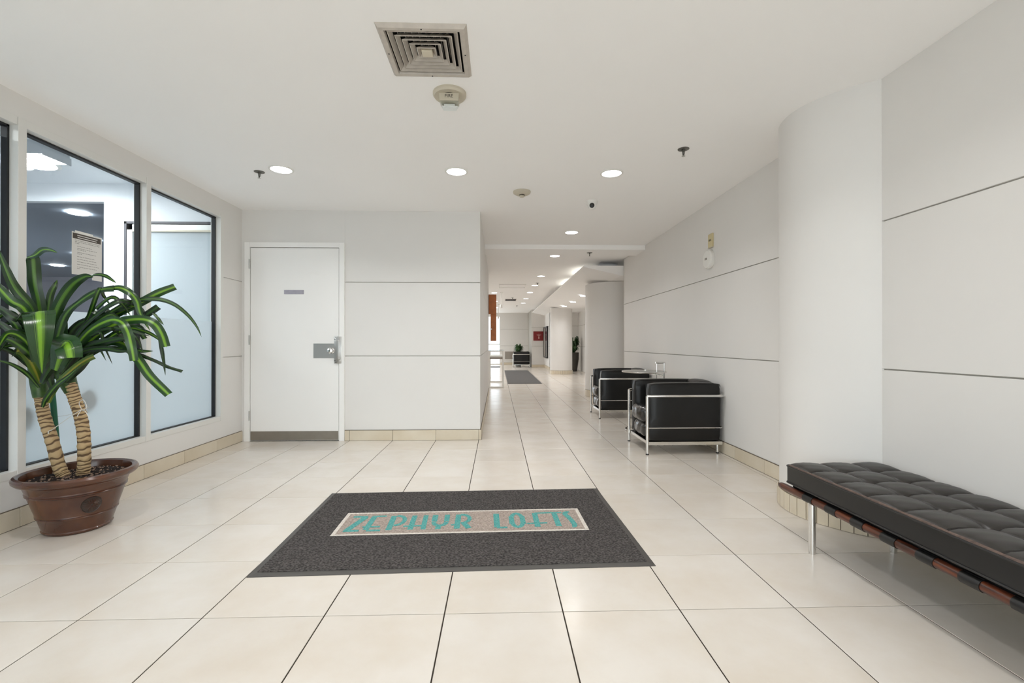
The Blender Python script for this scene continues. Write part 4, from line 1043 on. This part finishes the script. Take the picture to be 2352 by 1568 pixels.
# soil
b = BM(); n_ = 26
for i in range(2600): 
    pass
R_ = 0.226; gv = {}
for i in range(-n_, n_+1):
    for j in range(-n_, n_+1):
        x, y = i*R_/n_, j*R_/n_
        if x*x+y*y <= R_*R_*1.0: gv[(i, j)] = b.verts.new((x, y, 0.283+random.uniform(-0.003, 0.006)))
for (i, j), v in list(gv.items()):
    if (i+1, j) in gv and (i, j+1) in gv and (i+1, j+1) in gv: b.faces.new((v, gv[(i+1, j)], gv[(i+1, j+1)], gv[(i, j+1)]))
so = obj('soil', b, M['soil'], t)
b = BM()
for i in range(260):
    r = R_*0.93*math.sqrt(random.random()); a = random.uniform(0, 2*PI); s_ = random.uniform(0.0015, 0.005); x, y = r*math.cos(a), r*math.sin(a)
    m_ = Matrix.Translation((x, y, 0.289)) @ Matrix.Rotation(random.uniform(0, 3), 4, 'Z') @ Matrix.Diagonal((s_*1.6, s_, s_*0.7, 1))
    bmesh.ops.create_icosphere(b, subdivisions=1, radius=1, matrix=m_)
obj('soil_bits', b, M['perlite'], so, kind='stuff')
# medallion on the pot wall, facing the room
am = math.atan2(-PY-0.0, -PX)+math.radians(16)
def pot_r(z):
    for (r0, z0), (r1, z1) in zip(prof[1:], prof[2:]):
        if z0 <= z <= z1 and z1 > z0: return r0+(r1-r0)*(z-z0)/(z1-z0)
def on_pot(u, v, off, zc=0.158):
    z = zc+v; r = (0.196+(z-0.107)*0.336)*PROF_K+off; a = am+u/0.194
    return (r*math.cos(a), r*math.sin(a), z)
b = BM(); NR = 40; rad = 0.046
rings = []
for rr_, off in ((0, 0.004), (0.10, 0.0045), (0.2, 0.0025), (0.55, 0.0035), (0.88, 0.003), (0.94, 0.0055), (1.0, 0.0005)):
    rings.append([b.verts.new(on_pot(rad*rr_*math.cos(2*PI*k/NR), rad*rr_*math.sin(2*PI*k/NR), off)) for k in range(NR)] if rr_ else [b.verts.new(on_pot(0, 0, off))])
for A_, B_ in zip(rings, rings[1:]):
    for k in range(NR):
        if len(A_) == 1: b.faces.new((A_[0], B_[k], B_[(k+1) % NR]))
        else: b.faces.new((A_[k], A_[(k+1) % NR], B_[(k+1) % NR], B_[k]))
md = obj('medallion', b, M['medal'], t, True)
b = BM()
for k in range(20):
    a = 2*PI*k/20
    pts = [on_pot(rad*q_*math.cos(a), rad*q_*math.sin(a), 0.0045) for q_ in (0.22, 0.5, 0.84)]
    tube(b, pts, [0.0012, 0.0022, 0.0008], 5)
tube(b, [on_pot(rad*0.18*math.cos(2*PI*k/16), rad*0.18*math.sin(2*PI*k/16), 0.0045) for k in range(16)], 0.0014, 5, closed=True)
obj('petals', b, M['pot'], md, True)

cy_, sy_ = math.cos(YAW), math.sin(YAW)
def W3(px, py, d):
    """room point for a sight direction and its distance, in plant-local metres"""
    x = (px-1176)/FPX; u = -(py-784)/FPX+PITCH
    return Vector((x*d*cy_+d*sy_-PX, -x*d*sy_+d*cy_-PY, CH+u*d))
def trunk(pts, rad0, rad1, n=60):
    P_ = cr(pts, n); b = BM(); N = 18
    rs = [(rad0+(rad1-rad0)*i/n)*(1+0.05*math.sin(i*2.3)+0.03*math.sin(i*5.1)) for i in range(n+1)]
    rings = tube(b, P_, rs, N)
    uvl = b.loops.layers.uv.new('UVMap'); b.verts.index_update(); b.verts.ensure_lookup_table()
    idx = {v: (k // N, k % N) for k, v in enumerate(b.verts)}
    for f_ in b.faces:
        for l in f_.loops: i_, j_ = idx[l.vert]; l[uvl].uv = (abs(j_/N-0.5)*0.6, i_/n*3.2)
    return b
d0 = 2.63
obj('trunk', trunk([W3(150,1096,d0), W3(138,1075,d0), W3(120,1010,d0), W3(105,965,d0), W3(97,930,d0), W3(93,905,d0), W3(90,872,d0)], 0.031, 0.027), M['cane'], t, True)
obj('trunk', trunk([W3(190,1092,d0+.03), W3(194,1065,d0+.03), W3(193,1000,d0+.03), W3(184,950,d0+.03), W3(172,915,d0+.03), W3(160,880,d0+.02)], 0.031, 0.030), M['cane'], t, True)
b = BM(); tube(b, cr([W3(93,912,d0), W3(91,880,d0), W3(92,850,d0), W3(93,820,d0)], 12), [0.032+0.0022*i for i in range(13)], 14); obj('stem_sheath', b, M['sheath'], t, True)
b = BM(); tube(b, cr([W3(166,900,d0+.03), W3(154,872,d0+.02), W3(146,845,d0), W3(142,815,d0)], 12), [0.033+0.0022*i for i in range(13)], 14); obj('stem_sheath', b, M['sheath'], t, True)
b = BM(); cyl(b, W3(137,1085,2.70), W3(116,850,2.70), 0.0145, 12); obj('stake', b, M['stake'], t, True)
b = BM(); tube(b, cr([W3(120,987,2.60), W3(150,965,2.58), W3(186,941,2.58)], 8), 0.0018, 6)
tube(b, cr([W3(188,940,2.58), W3(182,925,2.56), W3(192,918,2.55), W3(200,935,2.55), W3(190,942,2.55)], 12), 0.0018, 6)
tube(b, cr([W3(188,940,2.56), W3(197,945,2.55), W3(205,960,2.55)], 6), 0.0018, 6); tube(b, cr([W3(186,942,2.57), W3(180,952,2.56), W3(178,956,2.56)], 6), 0.0018, 6)
tube(b, cr([W3(120,987,2.60), W3(112,990,2.58), W3(112,996,2.58)], 6), 0.0024, 6)
tube(b, cr([W3(205,935,2.60), W3(170,950,2.68), W3(122,958,2.72)], 6), 0.0012, 6)
obj('string_tie', b, M['string'], t, True)

def leaf(pts, wpx, kind='leaf', cut=False, roll=0.0, fold=0.10, wav=0.06, seed=0, base=0.5):
    """ribbon along a path; wpx width as seen; roll tilts the blade about its midrib"""
    P_ = cr([W3(*p) for p in pts], 26); n = len(P_)-1; rnd = random.Random(seed); ph = rnd.uniform(0, 6)
    b = BM(); rows = []; NU = 6; dm = sum(p[2] for p in pts)/len(pts); w0 = (wpx if wpx > 30 else wpx*0.88)*dm/FPX
    eye = Vector((-PX, -PY, CH))
    for i, p in enumerate(P_):
        tt = (P_[min(i+1, n)]-P_[max(i-1, 0)]).normalized(); v = (p-eye).normalized()
        s = tt.cross(v); s = s.normalized() if s.length > 1e-4 else Vector((1, 0, 0)); nn = s.cross(tt).normalized()
        a = roll+0.25*math.sin(i*0.22+ph)
        s2 = s*math.cos(a)+nn*math.sin(a); n2 = nn*math.cos(a)-s*math.sin(a)
        u = i/n
        k = base+(1-base)*min(1, u/0.3)
        if cut: k *= 1-0.12*max(0, (u-0.8)/0.2)
        else: k *= max(0.02, max(0.0, math.cos(max(0, (u-0.42)/0.58)*PI/2))**0.75)
        row = []
        for j in range(NU+1):
            q = j/NU*2-1
            wob = wav*math.sin(i*0.75+ph+(0 if q > 0 else 2.1))*abs(q)**2
            row.append(b.verts.new(p+s2*(q*w0/2*k)+n2*(w0*k*(fold*(1-abs(q))*-1+wob))))
        rows.append(row)
    uvl = b.loops.layers.uv.new('UVMap')
    for i in range(n):
        for j in range(NU):
            f_ = b.faces.new((rows[i][j], rows[i][j+1], rows[i+1][j+1], rows[i+1][j]))
            for l, (aa, bb) in zip(f_.loops, ((i, j), (i, j+1), (i+1, j+1), (i+1, j))): l[uvl].uv = (bb/NU, aa/n+seed*1.7)
    return obj('leaf', b, M[kind], t, True)
LV = [
 # left head, upright and left-hand leaves
 ([(92,830,2.62),(96,770,2.60),(90,700,2.58),(80,650,2.56),(76,600,2.54),(72,590,2.53)], 27, 'leaf', True, .1),
 ([(62,592,2.53),(80,586,2.50),(97,574,2.47),(115,574,2.44),(131,580,2.42)], 15, 'leaf_bright', False, .2),
 ([(104,820,2.62),(114,760,2.60),(135,700,2.58),(165,655,2.57),(195,635,2.56),(214,636,2.56)], 27, 'leaf', False, .1),
 ([(208,633,2.56),(225,630,2.55),(243,634,2.55),(257,643,2.55),(267,650,2.55)], 10, 'leaf', False, .5),
 ([(100,800,2.63),(108,730,2.63),(115,680,2.64),(126,655,2.66),(131,642,2.68)], 15, 'leaf', False, .2),
 ([(96,800,2.60),(75,715,2.52),(36,664,2.46),(14,620,2.42),(-10,560,2.38)], 24, 'leaf', False, .1),
 ([(90,830,2.60),(62,720,2.50),(25,690,2.45),(-10,655,2.42),(-50,635,2.38)], 25, 'leaf_bright', False, .1),
 ([(88,830,2.60),(60,745,2.50),(30,728,2.45),(-5,705,2.42),(-40,690,2.38)], 19, 'leaf_dark', False, .3),
 ([(88,840,2.60),(62,770,2.48),(30,762,2.43),(0,742,2.40),(-40,722,2.36)], 17, 'leaf_dark', False, .3),
 ([(90,840,2.58),(66,792,2.46),(42,770,2.40),(18,766,2.36),(2,786,2.33),(-18,830,2.31)], 18, 'leaf_bright', False, .5),
 ([(90,850,2.58),(70,815,2.48),(40,790,2.42),(15,778,2.39),(-25,772,2.36)], 20, 'leaf', False, .2),
 ([(93,880,2.60),(80,850,2.54),(62,818,2.48),(47,806,2.44),(37,806,2.42)], 19, 'leaf_olive', True, .1),
 ([(90,890,2.60),(66,862,2.55),(45,846,2.50),(15,832,2.45),(-30,824,2.40)], 11, 'leaf', False, .3),
 ([(88,860,2.62),(62,835,2.56),(35,812,2.50),(5,800,2.45),(-25,796,2.40)], 14, 'leaf_dark', False, .2),
 ([(86,840,2.62),(64,800,2.52),(35,745,2.46),(5,715,2.43),(-25,700,2.40)], 16, 'leaf', False, .3),
 ([(92,840,2.62),(74,780,2.58),(52,750,2.53),(20,742,2.48),(-15,762,2.44)], 15, 'leaf_dark', False, .4),
 ([(94,850,2.60),(80,800,2.56),(58,770,2.5),(26,775,2.46),(-5,812,2.42)], 13, 'leaf_dark', False, .3),
 # two big leaves folding towards the viewer
 ([(90,830,2.50),(88,770,2.44),(88,735,2.38),(89,717,2.33),(90,730,2.28),(92,770,2.26),(94,815,2.27),(97,858,2.29)], 56, 'leaf_bright', False, .0, .05, .03),
 ([(128,850,2.52),(140,815,2.46),(148,795,2.40),(153,789,2.34),(158,800,2.30),(162,822,2.29)], 46, 'leaf_bright', True, .0, .05, .05),
 # right-hand spread
 ([(115,840,2.58),(128,790,2.56),(150,725,2.56),(185,692,2.56),(225,668,2.57),(262,662,2.58)], 20, 'leaf', True, .6),
 ([(255,662,2.58),(275,661,2.59),(298,672,2.60),(314,692,2.61),(322,720,2.62),(345,760,2.64)], 19, 'leaf_bright', False, .2),
 ([(130,850,2.60),(165,790,2.60),(230,735,2.62),(290,697,2.64),(350,686,2.67),(395,696,2.70),(430,722,2.72),(452,750,2.73),(463,774,2.74)], 12, 'leaf', False, .3),
 ([(150,840,2.62),(200,775,2.64),(262,725,2.66),(320,696,2.68),(365,672,2.70),(402,658,2.72)], 20, 'leaf_bright', True, .1),
 ([(140,850,2.58),(195,770,2.52),(245,738,2.48),(275,738,2.46),(292,760,2.45),(302,795,2.45),(308,828,2.46)], 21, 'leaf_bright', True, .1),
 ([(145,860,2.60),(210,780,2.58),(270,742,2.58),(320,733,2.58),(352,742,2.59),(370,765,2.60),(381,796,2.62)], 23, 'leaf_bright', True, .1),
 ([(150,860,2.62),(230,790,2.62),(290,755,2.63),(330,760,2.64),(360,775,2.65),(384,798,2.66)], 12, 'leaf_bright', False, .3),
 ([(150,860,2.62),(220,800,2.64),(280,757,2.66),(325,730,2.67),(364,704,2.68)], 18, 'leaf_dark', True, .2),
 ([(150,860,2.66),(215,770,2.68),(255,745,2.69),(290,790,2.70),(310,822,2.70),(324,842,2.70)], 15, 'leaf', True, .2),
 ([(160,850,2.64),(235,790,2.66),(285,790,2.66),(318,826,2.66),(345,864,2.66),(388,906,2.66)], 22, 'leaf_bright', True, .1),
 ([(160,850,2.66),(240,800,2.68),(300,808,2.70),(350,826,2.71),(385,842,2.72),(419,853,2.73)], 10, 'leaf_dark', True, .4),
 ([(365,775,2.66),(371,800,2.66),(376,830,2.66),(380,862,2.66)], 9, 'leaf_dark', False, .3),
 ([(345,712,2.68),(358,725,2.68),(367,736,2.68),(376,746,2.68)], 8, 'leaf', False, .3),
 ([(112,925,2.58),(135,880,2.56),(165,850,2.54),(195,828,2.53),(217,818,2.52)], 15, 'leaf_olive', True, .1),
 ([(98,935,2.58),(106,915,2.56),(130,885,2.54),(160,862,2.53),(192,832,2.52)], 13, 'leaf', False, .3),
 ([(140,860,2.56),(180,812,2.55),(235,800,2.54),(275,806,2.54),(305,806,2.55)], 15, 'leaf_dark', False, .2),
 ([(140,860,2.58),(190,802,2.57),(235,786,2.56),(275,778,2.56),(300,778,2.57)], 19, 'leaf_dark', False, .2),
 ([(135,850,2.60),(165,790,2.60),(205,752,2.60),(245,733,2.61),(272,730,2.62)], 19, 'leaf', False, .2),
 ([(138,870,2.60),(142,800,2.60),(144,750,2.60),(149,712,2.61)], 24, 'leaf_bright', False, .1),
 ([(130,860,2.62),(150,785,2.62),(180,745,2.62),(225,728,2.63),(275,712,2.64),(305,704,2.65)], 17, 'leaf_dark', False, .3),
 ([(245,800,2.66),(290,800,2.67),(325,806,2.68),(352,806,2.69)], 11, 'leaf', False, .2),
 ([(140,860,2.60),(200,782,2.58),(240,752,2.58),(300,760,2.58),(345,772,2.6)], 14, 'leaf_dark', False, .2),
 ([(126,870,2.62),(120,800,2.64),(118,760,2.66),(124,720,2.68)], 20, 'leaf_dark', False, .2),
 ([(150,880,2.62),(185,840,2.62),(215,800,2.62),(255,770,2.62)], 22, 'leaf_dark', False, .1),
 ([(120,890,2.60),(110,850,2.57),(118,810,2.56),(140,780,2.55)], 24, 'leaf_dark', False, .1),
 ([(96,880,2.58),(112,850,2.54),(135,822,2.52),(160,806,2.51)], 22, 'leaf_dark', False, .1),
 ([(92,870,2.62),(76,820,2.60),(66,775,2.59),(62,735,2.60)], 24, 'leaf_dark', False, .1),
]
rl = random.Random(11)
for k in range(16):                                     # slimmer arching leaves filling the right-hand head
    y_end = rl.uniform(700, 830); x_end = rl.uniform(235, 345); top = min(y_end, 770)-rl.uniform(5, 45)
    LV.append(([(145+rl.uniform(-12, 12), 855, 2.62), (175+rl.uniform(-10, 20), (855+top)/2-5, 2.62+rl.uniform(-.05, .05)), ((175+x_end)/2+10, top+8, 2.62+rl.uniform(-.07, .07)), (x_end-20, (top+y_end)/2, 2.64+rl.uniform(-.07, .07)), (x_end, y_end+8, 2.65+rl.uniform(-.07, .07))], rl.uniform(9, 15), rl.choice(['leaf', 'leaf_dark', 'leaf_dark']), rl.random() < .3, rl.uniform(0, .6)))
for k in range(9):                                      # and the left-hand head
    y_end = rl.uniform(690, 830); x_end = rl.uniform(-40, 40)
    LV.append(([(92+rl.uniform(-6, 6), 860, 2.61), (78, 800+rl.uniform(-20, 20), 2.57), ((80+x_end)/2, y_end-rl.uniform(5, 35), 2.50), (x_end, y_end, 2.42)], rl.uniform(10, 16), rl.choice(['leaf', 'leaf_dark']), False, rl.uniform(0, .5)))
for k, a in enumerate(LV):
    pts, w_, kd, cut = a[:4]; roll = a[4] if len(a) > 4 else 0
    leaf(pts, w_, kd, cut, roll, a[5] if len(a) > 5 else 0.10, a[6] if len(a) > 6 else 0.06, seed=k)

# ------------------------------------------------------------------ things in the far hall
t = thing('wall_board', 'orange-brown wooden board fixed at the end of the corridor wall', 'board', (-0.189, 9.42, 0))
obj('upper_panel', bx(0.002, 0.160, -0.03, 0.05, 1.623, 2.022, 0.004), M['orange'], t); obj('lower_panel', bx(0.043, 0.160, -0.028, 0.05, 1.078, 1.623, 0.004), M['orange'], t)
obj('edge_strip', bx(0.0, 0.010, -0.034, 0.02, 1.63, 2.00), mat('dark_wood_edge', rgb(92,52,26), 0.5), t)
b = BM(); cyl(b, (0.06, -0.034, 1.32), (0.06, -0.028, 1.32), 0.012, 12); obj('bolt', b, M['steel'], t)
t = thing('console_table', 'white metal framed console table with a brown-edged shelf at the corridor end', 'table', (-0.04, 10.7, 0))
for x in (-0.165, 0.165):
    for y in (0.015, 1.55):
        obj('leg', bx(x-0.017, x+0.017, y-0.017, y+0.017, 0, 0.86, 0.003), M['white'], t)
b = BM()
for y in (0.015, 1.55): box(b, -0.15, 0.15, y-0.012, y+0.012, 0.0, 0.03); box(b, -0.15, 0.15, y-0.012, y+0.012, 0.835, 0.86)
for x in (-0.165, 0.165): box(b, x-0.012, x+0.012, 0.03, 1.53, 0.835, 0.86)
obj('frame_bars', b, M['white'], t)
obj('glass_top', bx(-0.18, 0.18, 0, 1.565, 0.861, 0.869), M['glass'], t)
obj('shelf', bx(-0.15, 0.15, 0.03, 1.5, 0.70, 0.735), M['white'], t); obj('shelf_edge', bx(-0.15, 0.15, 0.02, 0.03, 0.665, 0.705), M['frost_panel'], t)
t = thing('red_sign', 'dark red rectangular sign with a pale T-shaped emblem on the far end wall', 'sign', (1.77, 19.73, 1.33))
obj('board', bx(-0.25, 0.215, 0, 0.02, -0.195, 0.20, 0.003), M['redsign'], t)
b = BM(); polyY(b, [(-0.115, 0.055), (-0.06, 0.028), (-0.03, 0.022), (0.0, 0.022), (0.03, 0.030), (0.085, 0.055), (0.085, 0.065), (0.02, 0.058), (-0.05, 0.058), (-0.115, 0.065)], -0.004, 0.0)
polyY(b, [(-0.035, -0.005), (0.005, -0.005), (0.012, -0.115), (-0.04, -0.115)], -0.004, 0.0); polyY(b, [(-0.022, 0.07), (-0.008, 0.07), (-0.008, 0.095), (-0.022, 0.095)], -0.004, 0.0)
obj('emblem', b, M['logo'], t)
t = thing('framed_directory', 'tall black-framed glass directory on the side wall by the red sign', 'directory', (1.99, 18.9, 0.43))
b = BM(); box(b, -0.06, 0, -0.70, -0.64, 0, 1.27); box(b, -0.06, 0, 0.64, 0.70, 0, 1.27); box(b, -0.06, 0, -0.64, 0.64, 0, 0.05); box(b, -0.06, 0, -0.64, 0.64, 1.22, 1.27); box(b, -0.06, 0, 0.02, 0.08, 0.05, 1.22)
obj('frame', b, M['black'], t); obj('glass', bx(-0.045, 0, -0.64, 0.02, 0.05, 1.22), mat('dark_grey_glass', rgb(92,92,94), 0.1), t); obj('glass', bx(-0.045, 0, 0.08, 0.64, 0.05, 1.22), M['frost_panel'], t)  # lighter far pane: a reflection put into the glass colour
t = thing('wall_panel', 'low grey panel on the far end wall beside the lone armchair', 'panel', (0.55, 21.97, 0.45))
obj('face', bx(-0.21, 0.21, 0, 0.03, -0.18, 0.18, 0.003), M['frost_panel'], t); obj('sill', bx(-0.23, 0.23, -0.02, 0.03, -0.2, -0.18), M['white'], t)
def leafy(t, n, r0, h0, h1, spread, lw, seed, m='leaf_far'):
    rnd = random.Random(seed); b = BM()
    for k in range(n):
        a = rnd.uniform(0, 2*PI); L_ = rnd.uniform(0.5, 1)*spread; up = rnd.uniform(0.2, 1)
        p0 = Vector((r0*math.cos(a), r0*math.sin(a), h0+rnd.uniform(0, 0.4)*(h1-h0)))
        p1 = p0+Vector((math.cos(a)*L_*0.6, math.sin(a)*L_*0.6, (h1-h0)*up*0.7)); p2 = p0+Vector((math.cos(a)*L_, math.sin(a)*L_, (h1-h0)*up*0.35))
        s = Vector((-math.sin(a), math.cos(a), rnd.uniform(-0.5, 0.5))).normalized()*lw
        v = [b.verts.new(q) for q in (p0-s*0.3, p0+s*0.3, p1+s, p1-s, p2)]
        b.faces.new(v[:4]); b.faces.new((v[3], v[2], v[4]))
    return obj('foliage', b, M[m], t, kind='stuff')
t = thing('potted_plant', 'small bushy green plant behind the lone far armchair', 'plant', (0.92, 20.75, 0))
obj('pot', lathe(BM(), [(0, 0), (0.13, 0), (0.17, 0.55), (0.15, 0.55), (0.13, 0.5), (0, 0.5)], n=24), M['darkpot'], t, True); leafy(t, 90, 0.03, 0.52, 0.98, 0.26, 0.035, 3)
t = thing('potted_plant', 'leafy plant in a tall dark planter behind the slim column', 'plant', (2.76, 16.9, 0))
obj('pot', lathe(BM(), [(0, 0), (0.14, 0), (0.21, 0.45), (0.215, 0.69), (0.19, 0.69), (0.18, 0.6), (0, 0.6)], n=28), M['darkpot'], t, True); leafy(t, 70, 0.03, 0.62, 1.25, 0.27, 0.05, 4)
